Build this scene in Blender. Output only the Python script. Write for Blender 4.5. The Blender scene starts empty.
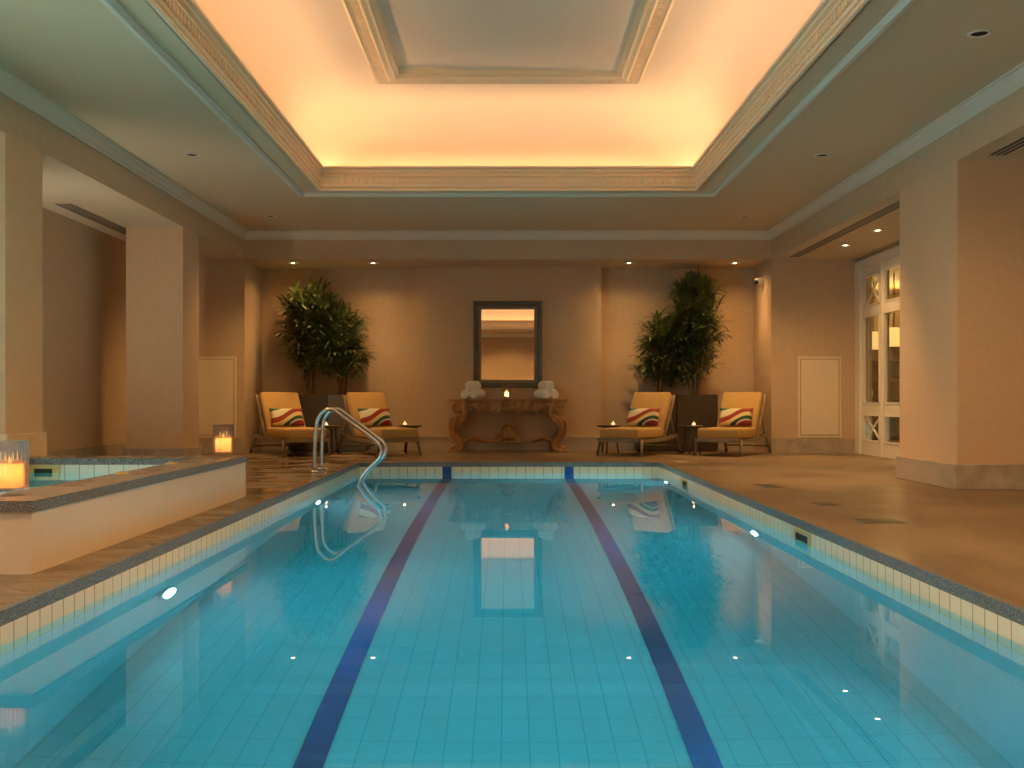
import bpy, bmesh, math, random
from mathutils import Vector, Matrix
SC = bpy.context.scene
COL = SC.collection
PI = math.pi
R = math.radians

# ------------------------------------------------------------------ camera, world, exposure
cam_data = bpy.data.cameras.new('camera')
cam = bpy.data.objects.new('camera', cam_data)
COL.objects.link(cam)
cam.location = (0, 0, 0.8)
cam.rotation_euler = (R(90), 0, 0)
cam_data.sensor_width = 36
cam_data.lens = 1085 / 1024 * 36
cam_data.shift_x = 0.0039
cam_data.shift_y = 0.0166
cam_data.clip_start = 0.05
SC.camera = cam
SC.view_settings.view_transform = 'Standard'
SC.view_settings.look = 'None'
SC.view_settings.gamma = 1
SC.view_settings.use_curve_mapping = False
SC.view_settings.exposure = 0.0
SC.cycles.max_bounces = 10
SC.cycles.diffuse_bounces = 5
SC.cycles.glossy_bounces = 5
SC.cycles.transmission_bounces = 8
SC.cycles.transparent_max_bounces = 12
SC.cycles.sample_clamp_indirect = 4.0
SC.cycles.blur_glossy = 0.3
w = bpy.data.worlds.new('evening_sky')
SC.world = w
w.use_nodes = True
w.node_tree.nodes['Background'].inputs[0].default_value = (0.62, 0.86, 0.92, 1)
w.node_tree.nodes['Background'].inputs[1].default_value = 6.0

WARM = (1.0, 0.62, 0.34)
WARM2 = (1.0, 0.58, 0.22)

def link_light(name, typ, loc, energy, color, rot=(0, 0, 0), **kw):
    d = bpy.data.lights.new(name, typ)
    d.energy = energy
    d.color = color
    for k, v in kw.items():
        setattr(d, k, v)
    o = bpy.data.objects.new(name, d)
    o.location = loc
    o.rotation_euler = rot
    COL.objects.link(o)
    return o

# cove strips (up-lights lying in the trough round the raised ceiling)
CX, CY0, CY1 = 2.32, -3.60, 13.30            # cove opening
COVE_W = 5.1                               # watts per metre
for sx in (-1, 1):
    link_light('cove_strip_light', 'AREA', (sx * (CX + .13), (CY0 + CY1) / 2, 3.615), COVE_W * (CY1 - CY0), WARM,
               (PI, R(-40) * sx, 0), shape='RECTANGLE', size=.05, size_y=CY1 - CY0)
for y, tl in ((CY0 - .13, -40), (CY1 + .13, 40)):
    link_light('cove_strip_light', 'AREA', (0, y, 3.615), COVE_W * 2 * CX, WARM,
               (PI + R(tl), 0, 0), shape='RECTANGLE', size=2 * CX, size_y=.05)
# daylight portal in the assumed, unseen left aisle window
link_light('assumed_window_portal', 'AREA', (-5.18, 4.9, 1.55), 1, (1, 1, 1), (0, R(-90), 0), shape='RECTANGLE', size=2.3, size_y=4.2)
bpy.data.objects['assumed_window_portal'].data.cycles.is_portal = True

# ------------------------------------------------------------------ dimensions
BX = 4.05                    # beam / column face
ZC, ZS = 3.39, 2.97          # main ceiling, soffits
YB, YW, YP = 16.6, 17.80, 17.52
LX, RX = -5.2, 5.355         # aisle walls
YN = -6.9
PX0, PX1, PY0, PY1 = -1.93, 1.966, 1.6, 14.13
WZ = -0.135                  # water level
ZT = -0.055                  # top of the waterline tile

# ------------------------------------------------------------------ materials
def new_mat(name):
    m = bpy.data.materials.new(name)
    m.use_nodes = True
    nt = m.node_tree
    b = nt.nodes['Principled BSDF']
    return m, nt, b
def nd(nt, t, **kw):
    n = nt.nodes.new(t)
    for k, v in kw.items():
        if k.startswith('i_'):
            n.inputs[k[2:].replace('_', ' ')].default_value = v
        else:
            setattr(n, k, v)
    return n
def c4(c): return (c[0], c[1], c[2], 1)
def plain(name, col, rough=.6, metal=0, spec=.5, noise=0, nscale=8, bump=0, bscale=60, coat=0):
    m, nt, b = new_mat(name)
    b.inputs['Base Color'].default_value = c4(col)
    b.inputs['Roughness'].default_value = rough
    b.inputs['Metallic'].default_value = metal
    b.inputs['Specular IOR Level'].default_value = spec
    b.inputs['Coat Weight'].default_value = coat
    tc = nd(nt, 'ShaderNodeTexCoord')
    if noise:
        n = nd(nt, 'ShaderNodeTexNoise', i_Scale=nscale, i_Detail=4.0)
        nt.links.new(tc.outputs['Object'], n.inputs['Vector'])
        r = nd(nt, 'ShaderNodeValToRGB')
        r.color_ramp.elements[0].position = .3
        r.color_ramp.elements[1].position = .7
        r.color_ramp.elements[0].color = c4([x * (1 - noise) for x in col])
        r.color_ramp.elements[1].color = c4([min(1, x * (1 + noise)) for x in col])
        nt.links.new(n.outputs['Fac'], r.inputs['Fac'])
        nt.links.new(r.outputs['Color'], b.inputs['Base Color'])
    if bump:
        n2 = nd(nt, 'ShaderNodeTexNoise', i_Scale=bscale, i_Detail=3.0)
        nt.links.new(tc.outputs['Object'], n2.inputs['Vector'])
        bp = nd(nt, 'ShaderNodeBump', i_Strength=bump, i_Distance=.01)
        nt.links.new(n2.outputs['Fac'], bp.inputs['Height'])
        nt.links.new(bp.outputs['Normal'], b.inputs['Normal'])
    return m
def emit(name, col, s):
    m, nt, b = new_mat(name)
    b.inputs['Base Color'].default_value = c4(col)
    b.inputs['Emission Color'].default_value = c4(col)
    b.inputs['Emission Strength'].default_value = s
    return m
def tiles(name, col, grout, bw=.118, rh=.24, mortar=.0035, off=(0, 0), rough=.18, var=.05, squash=0):
    m, nt, b = new_mat(name)
    uv = nd(nt, 'ShaderNodeUVMap')
    mp = nd(nt, 'ShaderNodeMapping')
    mp.inputs['Location'].default_value = (off[0], off[1], 0)
    nt.links.new(uv.outputs['UV'], mp.inputs['Vector'])
    br = nd(nt, 'ShaderNodeTexBrick', offset=0.0)
    br.inputs['Scale'].default_value = 1
    br.inputs['Brick Width'].default_value = bw
    br.inputs['Row Height'].default_value = rh
    br.inputs['Mortar Size'].default_value = mortar
    br.inputs['Mortar Smooth'].default_value = .1
    br.inputs['Color1'].default_value = c4(col)
    br.inputs['Color2'].default_value = c4([x * (1 - var) for x in col])
    br.inputs['Mortar'].default_value = c4(grout)
    nt.links.new(mp.outputs['Vector'], br.inputs['Vector'])
    nt.links.new(br.outputs['Color'], b.inputs['Base Color'])
    b.inputs['Roughness'].default_value = rough
    bp = nd(nt, 'ShaderNodeBump', i_Strength=.25, i_Distance=.003, invert=True)
    nt.links.new(br.outputs['Fac'], bp.inputs['Height'])
    nt.links.new(bp.outputs['Normal'], b.inputs['Normal'])
    return m
def thin_glass(name, tint=(1, 1, 1), rough=0.0, ior=1.45):
    m, nt, b = new_mat(name)
    nt.nodes.remove(b)
    out = nt.nodes['Material Output']
    t = nd(nt, 'ShaderNodeBsdfTransparent'); t.inputs['Color'].default_value = c4(tint)
    g = nd(nt, 'ShaderNodeBsdfGlossy'); g.inputs['Roughness'].default_value = rough
    f = nd(nt, 'ShaderNodeFresnel')
    gm = nd(nt, 'ShaderNodeNewGeometry')          # same reflectance on both faces of a thin pane
    mi = nd(nt, 'ShaderNodeMix', data_type='FLOAT')
    mi.inputs[2].default_value = ior; mi.inputs[3].default_value = 1 / ior
    nt.links.new(gm.outputs['Backfacing'], mi.inputs[0]); nt.links.new(mi.outputs[0], f.inputs['IOR'])
    mx = nd(nt, 'ShaderNodeMixShader')
    nt.links.new(f.outputs[0], mx.inputs[0]); nt.links.new(t.outputs[0], mx.inputs[1]); nt.links.new(g.outputs[0], mx.inputs[2])
    nt.links.new(mx.outputs[0], out.inputs['Surface'])
    return m
def water_mat(name, absorb, scatter=0):
    m, nt, b = new_mat(name)
    nt.nodes.remove(b)
    out = nt.nodes['Material Output']
    g = nd(nt, 'ShaderNodeBsdfGlass'); g.inputs['IOR'].default_value = 1.333; g.inputs['Roughness'].default_value = 0
    nt.links.new(g.outputs[0], out.inputs['Surface'])
    k = max(absorb) * 1.0
    va = nd(nt, 'ShaderNodeVolumeAbsorption')
    va.inputs['Density'].default_value = k
    va.inputs['Color'].default_value = (1 - absorb[0] / k, 1 - absorb[1] / k, 1 - absorb[2] / k, 1)
    if scatter:
        vs = nd(nt, 'ShaderNodeVolumeScatter'); vs.inputs['Density'].default_value = scatter
        vs.inputs['Color'].default_value = (.9, .97, 1, 1); vs.inputs['Anisotropy'].default_value = .3
        ad = nd(nt, 'ShaderNodeAddShader'); nt.links.new(va.outputs[0], ad.inputs[0]); nt.links.new(vs.outputs[0], ad.inputs[1])
        nt.links.new(ad.outputs[0], out.inputs['Volume'])
    else:
        nt.links.new(va.outputs[0], out.inputs['Volume'])
    tc = nd(nt, 'ShaderNodeTexCoord')
    n = nd(nt, 'ShaderNodeTexNoise', i_Scale=1.6, i_Detail=1.0)
    nt.links.new(tc.outputs['Object'], n.inputs['Vector'])
    bp = nd(nt, 'ShaderNodeBump', i_Strength=.004, i_Distance=.02)
    nt.links.new(n.outputs['Fac'], bp.inputs['Height'])
    nt.links.new(bp.outputs['Normal'], g.inputs['Normal'])
    return m
def stone(name, c_lo, c_hi, scale=1.2, rough_lo=.25, rough_hi=.6, slab=(.6, .6), speck=0.0, joint=.002, wet=None):
    m, nt, b = new_mat(name)
    uv = nd(nt, 'ShaderNodeUVMap')
    tc = nd(nt, 'ShaderNodeTexCoord')
    n = nd(nt, 'ShaderNodeTexNoise', i_Scale=scale, i_Detail=6.0, i_Roughness=.6)
    mp = nd(nt, 'ShaderNodeMapping'); mp.inputs['Scale'].default_value = (1, .55, 1)
    nt.links.new(tc.outputs['Object'], mp.inputs['Vector'])
    nt.links.new(mp.outputs['Vector'], n.inputs['Vector'])
    r = nd(nt, 'ShaderNodeValToRGB')
    r.color_ramp.elements[0].position = .32; r.color_ramp.elements[0].color = c4(c_lo)
    r.color_ramp.elements[1].position = .68; r.color_ramp.elements[1].color = c4(c_hi)
    nt.links.new(n.outputs['Fac'], r.inputs['Fac'])
    last = r.outputs['Color']
    if speck:
        v = nd(nt, 'ShaderNodeTexNoise', i_Scale=140.0, i_Detail=2.0)
        nt.links.new(tc.outputs['Object'], v.inputs['Vector'])
        rr = nd(nt, 'ShaderNodeValToRGB')
        rr.color_ramp.elements[0].position = .38; rr.color_ramp.elements[0].color = (1 - speck,) * 3 + (1,)
        rr.color_ramp.elements[1].position = .62; rr.color_ramp.elements[1].color = (1 + speck,) * 3 + (1,)
        nt.links.new(v.outputs['Fac'], rr.inputs['Fac'])
        mx = nd(nt, 'ShaderNodeMix', data_type='RGBA', blend_type='MULTIPLY')
        mx.inputs[0].default_value = 1
        nt.links.new(last, mx.inputs[6]); nt.links.new(rr.outputs['Color'], mx.inputs[7])
        last = mx.outputs[2]
    if slab:
        br = nd(nt, 'ShaderNodeTexBrick', offset=0.5)
        br.inputs['Scale'].default_value = 1
        br.inputs['Brick Width'].default_value = slab[0]; br.inputs['Row Height'].default_value = slab[1]
        br.inputs['Mortar Size'].default_value = joint
        br.inputs['Color1'].default_value = (1, 1, 1, 1); br.inputs['Color2'].default_value = (.86, .86, .86, 1)
        br.inputs['Mortar'].default_value = (.7, .7, .7, 1)
        nt.links.new(uv.outputs['UV'], br.inputs['Vector'])
        mx2 = nd(nt, 'ShaderNodeMix', data_type='RGBA', blend_type='MULTIPLY')
        mx2.inputs[0].default_value = 1
        nt.links.new(last, mx2.inputs[6]); nt.links.new(br.outputs['Color'], mx2.inputs[7])
        last = mx2.outputs[2]
    nt.links.new(last, b.inputs['Base Color'])
    mr = nd(nt, 'ShaderNodeMapRange')
    mr.inputs['From Min'].default_value = .35; mr.inputs['From Max'].default_value = .65
    mr.inputs['To Min'].default_value = rough_lo; mr.inputs['To Max'].default_value = rough_hi
    nt.links.new(n.outputs['Fac'], mr.inputs['Value'])
    nt.links.new(mr.outputs[0], b.inputs['Roughness'])
    if wet:     # wetted part of the deck beside the spa: darker and shiny in puddle shapes
        sx = nd(nt, 'ShaderNodeSeparateXYZ'); nt.links.new(tc.outputs['Object'], sx.inputs[0])
        ms = nd(nt, 'ShaderNodeMapRange'); ms.inputs['From Min'].default_value = -1.2; ms.inputs['From Max'].default_value = -2.0
        nt.links.new(sx.outputs['X'], ms.inputs['Value'])
        n3 = nd(nt, 'ShaderNodeTexNoise', i_Scale=2.2, i_Detail=2.0)
        mp3 = nd(nt, 'ShaderNodeMapping'); mp3.inputs['Scale'].default_value = (.7, 1.6, 1)
        nt.links.new(tc.outputs['Object'], mp3.inputs['Vector']); nt.links.new(mp3.outputs[0], n3.inputs['Vector'])
        cr = nd(nt, 'ShaderNodeMapRange'); cr.inputs['From Min'].default_value = .42; cr.inputs['From Max'].default_value = .60
        nt.links.new(n3.outputs['Fac'], cr.inputs['Value'])
        mu = nd(nt, 'ShaderNodeMath', operation='MULTIPLY'); nt.links.new(ms.outputs[0], mu.inputs[0]); nt.links.new(cr.outputs[0], mu.inputs[1])
        mxw = nd(nt, 'ShaderNodeMix', data_type='RGBA', blend_type='MULTIPLY')
        nt.links.new(mu.outputs[0], mxw.inputs[0]); nt.links.new(last, mxw.inputs[6]); mxw.inputs[7].default_value = (.68, .68, .70, 1)
        nt.links.new(mxw.outputs[2], b.inputs['Base Color'])
        mrw = nd(nt, 'ShaderNodeMix', data_type='FLOAT')
        nt.links.new(mu.outputs[0], mrw.inputs[0]); nt.links.new(mr.outputs[0], mrw.inputs[2]); mrw.inputs[3].default_value = .08
        nt.links.new(mrw.outputs[0], b.inputs['Roughness'])
    return m
def wood(name, c1, c2, rough=.45, scale=6):
    m, nt, b = new_mat(name)
    tc = nd(nt, 'ShaderNodeTexCoord')
    mp = nd(nt, 'ShaderNodeMapping'); mp.inputs['Scale'].default_value = (1, 1, .25)
    n = nd(nt, 'ShaderNodeTexNoise', i_Scale=scale, i_Detail=5.0, i_Distortion=1.0)
    nt.links.new(tc.outputs['Object'], mp.inputs[0]); nt.links.new(mp.outputs[0], n.inputs['Vector'])
    r = nd(nt, 'ShaderNodeValToRGB')
    r.color_ramp.elements[0].position = .35; r.color_ramp.elements[0].color = c4(c1)
    r.color_ramp.elements[1].position = .65; r.color_ramp.elements[1].color = c4(c2)
    nt.links.new(n.outputs['Fac'], r.inputs['Fac']); nt.links.new(r.outputs['Color'], b.inputs['Base Color'])
    b.inputs['Roughness'].default_value = rough
    return m

M = {}
M['wall'] = plain('beige_wall_covering', (.60, .43, .265), .75, noise=.04, nscale=14, bump=.05, bscale=250)
M['column'] = plain('beige_column_covering', (.67, .455, .265), .75, noise=.03, nscale=14, bump=.05, bscale=250)
M['ceiling'] = plain('ceiling_paint', (.64, .525, .33), .6)
M['cove'] = plain('cove_paint', (.88, .73, .55), .7)
M['trim'] = plain('moulding_paint', (.74, .70, .57), .5)
M['gilt'] = plain('cove_moulding_paint', (.92, .72, .46), .45)
M['base'] = stone('baseboard_granite', (.36, .29, .21), (.50, .41, .31), 6, .4, .6, None, .25)
M['basepaint'] = plain('painted_baseboard', (.50, .41, .31), .5)
M['basepaint2'] = plain('pale_stone_base', (.78, .58, .38), .5, noise=.05)
M['deck'] = stone('sandstone_deck', (.150, .098, .055), (.30, .20, .115), 1.3, .32, .6, (.9, .45), .22, wet=True)
M['granite'] = stone('grey_granite', (.14, .13, .112), (.15, .14, .12), 5, .38, .46, None, .75)
M['ledge'] = stone('brown_granite_ledge', (.24, .165, .105), (.36, .25, .165), 2.5, .18, .4, None, .35)
M['tile'] = tiles('cream_pool_tile', (.84, .63, .38), (.26, .20, .13), off=(.01, .055 + .0))
M['pooltile'] = tiles('white_pool_floor_tile', (.64, .70, .68), (.33, .41, .43), off=(.854, 0), mortar=.0024)
M['pooltile2'] = tiles('pale_pool_wall_tile', (.62, .66, .60), (.50, .54, .50), off=(.01, .055), mortar=.002)
M['lane'] = tiles('navy_lane_tile', (.008, .06, .21), (.005, .03, .10), off=(.854, 0), var=.25)
M['spaface'] = tiles('cream_spa_panel', (.66, .52, .37), (.56, .44, .31), bw=.3, rh=.9, mortar=.002, rough=.35, var=.03)
M['water'] = water_mat('pool_water', (.70, .085, .035), scatter=.05)
M['steel'] = plain('brushed_steel', (.72, .70, .66), .22, 1)
M['brass'] = plain('brass', (.62, .42, .14), .4, .3)
M['black'] = plain('black_metal', (.012, .011, .01), .5)
M['dark'] = plain('dark_recess', (.02, .018, .015), .8)
M['white'] = plain('white_paint', (.88, .80, .64), .45)
M['panel'] = plain('cream_panel_paint', (.80, .66, .45), .5)
M['cushion'] = plain('mustard_fabric', (.52, .31, .10), .9, noise=.05, nscale=40, bump=.2, bscale=300)
M['timber'] = wood('weathered_light_timber', (.20, .145, .085), (.30, .225, .14), .5)
M['darktimber'] = wood('dark_table_timber', (.08, .05, .03), (.13, .085, .05), .45)
M['planter'] = plain('bronze_planter_lacquer', (.075, .052, .03), .45, noise=.06)
M['planter_poollit'] = plain('pool_lit_planter_lacquer', (.15, .145, .15), .4, noise=.06)  # planter lacquer with the blue pool light put into its colour
M['soil'] = plain('potting_soil', (.03, .02, .012), .95, noise=.3, nscale=30, bump=.6, bscale=60)
M['cane'] = wood('palm_cane', (.20, .12, .05), (.34, .22, .10), .6, 12)
M['leaf'] = plain('palm_leaf', (.13, .165, .045), .34, noise=.45, nscale=5)
M['console'] = wood('carved_walnut', (.27, .115, .03), (.52, .26, .075), .4, 9)
M['pewter'] = plain('pewter_frame', (.13, .11, .075), .4, .2, noise=.15)
M['pewter2'] = plain('pewter_inner_frame', (.25, .215, .155), .4, .2, noise=.12)
M['mirror'] = plain('mirror_glass', (.86, .86, .80), .01, 1)
M['towel'] = plain('white_terry', (.92, .88, .82), .95, bump=.5, bscale=120)
M['wax'] = plain('ivory_wax', (.85, .62, .35), .5)
M['glass'] = thin_glass('clear_glass')
M['paneglass'] = thin_glass('door_glass', (.82, .80, .70))
M['ribglass'] = thin_glass('ribbed_glass', (.93, .94, .95), .05, 1.6)
M['flame'] = emit('candle_flame', (1, .6, .2), 4)
M['tealight'] = emit('tealight_glow', (1, .55, .22), 2.5)
M['lampon'] = emit('lit_downlight', (1, .8, .5), 25)
M['poollamp'] = emit('pool_lamp_lens', (.75, .93, 1), 6)
M['shade'] = emit('lamp_shade', (1, .72, .30), 1.3)
def wax_mat():
    m, nt, b = new_mat('glowing_ivory_wax')
    nt.nodes.remove(b)
    a = nd(nt, 'ShaderNodeBsdfTranslucent'); a.inputs['Color'].default_value = (1, .62, .26, 1)
    d = nd(nt, 'ShaderNodeBsdfDiffuse'); d.inputs['Color'].default_value = (.85, .62, .36, 1)
    mx = nd(nt, 'ShaderNodeMixShader'); mx.inputs[0].default_value = .4
    nt.links.new(a.outputs[0], mx.inputs[1]); nt.links.new(d.outputs[0], mx.inputs[2])
    nt.links.new(mx.outputs[0], nt.nodes['Material Output'].inputs['Surface'])
    return m
M['wax'] = wax_mat()
def rib_mat():
    m, nt, b = new_mat('ribbed_cut_glass')
    nt.nodes.remove(b)
    a = nd(nt, 'ShaderNodeBsdfGlass'); a.inputs['IOR'].default_value = 1.5; a.inputs['Roughness'].default_value = .02
    d = nd(nt, 'ShaderNodeBsdfTransparent'); d.inputs['Color'].default_value = (.96, .96, 1, 1)
    mx = nd(nt, 'ShaderNodeMixShader'); mx.inputs[0].default_value = .4
    nt.links.new(a.outputs[0], mx.inputs[1]); nt.links.new(d.outputs[0], mx.inputs[2])
    nt.links.new(mx.outputs[0], nt.nodes['Material Output'].inputs['Surface'])
    return m
M['ribglass'] = rib_mat()

def stripe_mat():
    m, nt, b = new_mat('striped_pillow_fabric')
    tc = nd(nt, 'ShaderNodeTexCoord')
    s = nd(nt, 'ShaderNodeSeparateXYZ'); nt.links.new(tc.outputs['Generated'], s.inputs[0])
    u, v = s.outputs['X'], s.outputs['Z']
    m1 = nd(nt, 'ShaderNodeMath', operation='MULTIPLY'); nt.links.new(u, m1.inputs[0]); m1.inputs[1].default_value = 6.283
    m2 = nd(nt, 'ShaderNodeMath', operation='SINE'); nt.links.new(m1.outputs[0], m2.inputs[0])
    m3 = nd(nt, 'ShaderNodeMath', operation='MULTIPLY'); nt.links.new(m2.outputs[0], m3.inputs[0]); m3.inputs[1].default_value = .10
    m4 = nd(nt, 'ShaderNodeMath', operation='MULTIPLY'); nt.links.new(u, m4.inputs[0]); m4.inputs[1].default_value = .62
    m5 = nd(nt, 'ShaderNodeMath', operation='SUBTRACT'); nt.links.new(v, m5.inputs[0]); nt.links.new(m4.outputs[0], m5.inputs[1])
    m6 = nd(nt, 'ShaderNodeMath', operation='ADD'); nt.links.new(m5.outputs[0], m6.inputs[0]); nt.links.new(m3.outputs[0], m6.inputs[1])
    m7 = nd(nt, 'ShaderNodeMapRange'); m7.inputs['From Min'].default_value = -.62; m7.inputs['From Max'].default_value = 1.0
    nt.links.new(m6.outputs[0], m7.inputs['Value'])
    r = nd(nt, 'ShaderNodeValToRGB'); cr = r.color_ramp; cr.interpolation = 'CONSTANT'
    bands = [(0, (.22, .02, .025)), (.16, (.62, .55, .42)), (.20, (.015, .08, .045)), (.32, (.72, .55, .26)),
             (.45, (.30, .035, .02)), (.62, (.74, .66, .44)), (.86, (.02, .13, .06))]
    cr.elements[0].position = 0; cr.elements[0].color = c4(bands[0][1])
    cr.elements[1].position = bands[1][0]; cr.elements[1].color = c4(bands[1][1])
    for p, c in bands[2:]:
        e = cr.elements.new(p); e.color = c4(c)
    nt.links.new(m7.outputs[0], r.inputs['Fac']); nt.links.new(r.outputs['Color'], b.inputs['Base Color'])
    b.inputs['Roughness'].default_value = .85
    return m
M['stripe'] = stripe_mat()

# ------------------------------------------------------------------ mesh helpers
class MB:
    """collects geometry for ONE mesh object"""
    def __init__(s): s.bm = bmesh.new(); s.mi = 0
    def f(s, pts, smooth=False):
        vs = [s.bm.verts.new(p) for p in pts]
        fc = s.bm.faces.new(vs); fc.material_index = s.mi; fc.smooth = smooth
        return fc
    def box(s, x0, x1, y0, y1, z0, z1, bev=0, seg=2, mat=None):
        b2 = bmesh.new()
        bmesh.ops.create_cube(b2, size=1)
        for v in b2.verts:
            v.co = Vector(((x0 + x1) / 2 + v.co.x * (x1 - x0), (y0 + y1) / 2 + v.co.y * (y1 - y0), (z0 + z1) / 2 + v.co.z * (z1 - z0)))
        if bev:
            bmesh.ops.bevel(b2, geom=b2.edges[:], offset=bev, segments=seg, profile=.5, affect='EDGES')
        s.merge(b2, mat, smooth=bev > 0 and seg > 1)
        return s
    def merge(s, b2, mat=None, smooth=False):
        if mat is not None: bmesh.ops.transform(b2, matrix=mat, verts=b2.verts)
        mp = {}
        for v in b2.verts: mp[v] = s.bm.verts.new(v.co)
        for fc in b2.faces:
            n = s.bm.faces.new([mp[v] for v in fc.verts]); n.material_index = s.mi; n.smooth = smooth or fc.smooth
        b2.free()
    def ring(s, rings, closed_u=True, cap0=False, cap1=False, smooth=True, closed_v=False):
        vr = [[s.bm.verts.new(p) for p in r] for r in rings]
        n = len(vr[0])
        rr = range(len(vr)) if closed_v else range(len(vr) - 1)
        for i in rr:
            a, b = vr[i], vr[(i + 1) % len(vr)]
            for j in range(n if closed_u else n - 1):
                k = (j + 1) % n
                fc = s.bm.faces.new((a[j], a[k], b[k], b[j])); fc.smooth = smooth; fc.material_index = s.mi
        if cap0: fc = s.bm.faces.new(list(reversed(vr[0]))); fc.material_index = s.mi
        if cap1: fc = s.bm.faces.new(vr[-1]); fc.material_index = s.mi
        return s
    def tube(s, pts, r, n=12, cap=True, flat=1.0, up=None):
        pts = [Vector(p) for p in pts]
        rs = r if isinstance(r, (list, tuple)) else [r] * len(pts)
        rings = []
        prev = None
        for i, p in enumerate(pts):
            t = (pts[min(i + 1, len(pts) - 1)] - pts[max(i - 1, 0)]).normalized()
            if prev is None:
                a = Vector(up) if up else (Vector((0, 0, 1)) if abs(t.z) < .9 else Vector((0, 1, 0)))
                x = t.cross(a).normalized()
            else:
                x = (prev - t * prev.dot(t)).normalized()
            prev = x
            y = t.cross(x).normalized()
            rings.append([p + (x * math.cos(2 * PI * k / n) + y * math.sin(2 * PI * k / n) * flat) * rs[i] for k in range(n)])
        return s.ring(rings, True, cap, cap)
    def lathe(s, prof, n=24, c=(0, 0, 0), cap0=True, cap1=True, rib=0, ribn=0, smooth=True):
        rings = []
        for r, z in prof:
            rings.append([(c[0] + (r + rib * math.cos(ribn * 2 * PI * k / n)) * math.cos(2 * PI * k / n),
                           c[1] + (r + rib * math.cos(ribn * 2 * PI * k / n)) * math.sin(2 * PI * k / n), c[2] + z) for k in range(n)])
        return s.ring(rings, True, cap0, cap1, smooth)
    def frame_sweep(s, x0, x1, y0, y1, prof, smooth=False):
        """closed profile [(u inward, z)] swept round a rectangle with mitred corners"""
        rings = []
        for cx, cy, dx, dy in ((x0, y0, 1, 1), (x1, y0, -1, 1), (x1, y1, -1, -1), (x0, y1, 1, -1)):
            rings.append([(cx + dx * u, cy + dy * u, z) for u, z in prof])
        return s.ring(rings, True, closed_v=True, smooth=smooth)
    def prism(s, poly, y0, y1, axis='y'):
        """outline poly [(a,b)] extruded"""
        if axis == 'y': P = lambda a, b, t: (a, t, b)
        elif axis == 'x': P = lambda a, b, t: (t, a, b)
        else: P = lambda a, b, t: (a, b, t)
        lo = [s.bm.verts.new(P(a, b, y0)) for a, b in poly]
        hi = [s.bm.verts.new(P(a, b, y1)) for a, b in poly]
        n = len(poly)
        for i in range(n):
            j = (i + 1) % n
            fc = s.bm.faces.new((lo[i], lo[j], hi[j], hi[i])); fc.material_index = s.mi
        for l in (lo, hi):
            fc = s.bm.faces.new(l); fc.material_index = s.mi
        return s
    def build(s, name, mat, parent=None, loc=None, rot=None, recalc=True):
        if recalc: bmesh.ops.recalc_face_normals(s.bm, faces=s.bm.faces[:])
        s.bm.normal_update()
        uvl = s.bm.loops.layers.uv.new('UVMap')
        for fc in s.bm.faces:
            n = fc.normal
            ax = max(range(3), key=lambda i: abs(n[i]))
            for l in fc.loops:
                c = l.vert.co
                l[uvl].uv = (c.x, c.y) if ax == 2 else ((c.x, c.z) if ax == 1 else (c.y, c.z))
        me = bpy.data.meshes.new(name)
        s.bm.to_mesh(me); s.bm.free()
        for m in (mat if isinstance(mat, (list, tuple)) else [mat]):
            me.materials.append(m)
        o = bpy.data.objects.new(name, me)
        COL.objects.link(o)
        if parent: o.parent = parent
        if loc: o.location = loc
        if rot: o.rotation_euler = rot
        return o
def tag(o, label, cat, group=None, kind=None):
    o['label'] = label; o['category'] = cat
    if group: o['group'] = group
    if kind: o['kind'] = kind
    return o
def thing(name, label, cat, loc=(0, 0, 0), rz=0, group=None):
    o = bpy.data.objects.new(name, None)
    o.empty_display_size = .1
    COL.objects.link(o)
    o.location = loc; o.rotation_euler = (0, 0, rz)
    return tag(o, label, cat, group)
def struct(o, label, cat): return tag(o, label, cat, kind='structure')
def dup(root, loc, rz=0, label=None):
    r = root.copy(); COL.objects.link(r); r.location = loc; r.rotation_euler = (0, 0, rz)
    if label: r['label'] = label
    for ch in list(root.children):
        c = ch.copy(); COL.objects.link(c); c.parent = r
        for g in list(ch.children):
            d = g.copy(); COL.objects.link(d); d.parent = c
    return r
def catmull(pts, k=6):
    P = [Vector(p) for p in pts]
    P = [2 * P[0] - P[1]] + P + [2 * P[-1] - P[-2]]
    out = []
    for i in range(1, len(P) - 2):
        for j in range(k):
            t = j / k
            a, b, c, d = P[i - 1], P[i], P[i + 1], P[i + 2]
            out.append(.5 * ((2 * b) + (c - a) * t + (2 * a - 5 * b + 4 * c - d) * t * t + (3 * b - a - 3 * c + d) * t ** 3))
    out.append(P[-2])
    return out
def lerp_list(rs, k):
    out = []
    for i in range(len(rs) - 1):
        for j in range(k): out.append(rs[i] + (rs[i + 1] - rs[i]) * j / k)
    return out + [rs[-1]]
def rects(xs, ys, holes, z, mb, flip=False):
    for i in range(len(xs) - 1):
        for j in range(len(ys) - 1):
            cx, cy = (xs[i] + xs[i + 1]) / 2, (ys[j] + ys[j + 1]) / 2
            if any(h[0] < cx < h[1] and h[2] < cy < h[3] for h in holes): continue
            p = [(xs[i], ys[j], z), (xs[i + 1], ys[j], z), (xs[i + 1], ys[j + 1], z), (xs[i], ys[j + 1], z)]
            mb.f(list(reversed(p)) if flip else p)

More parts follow.
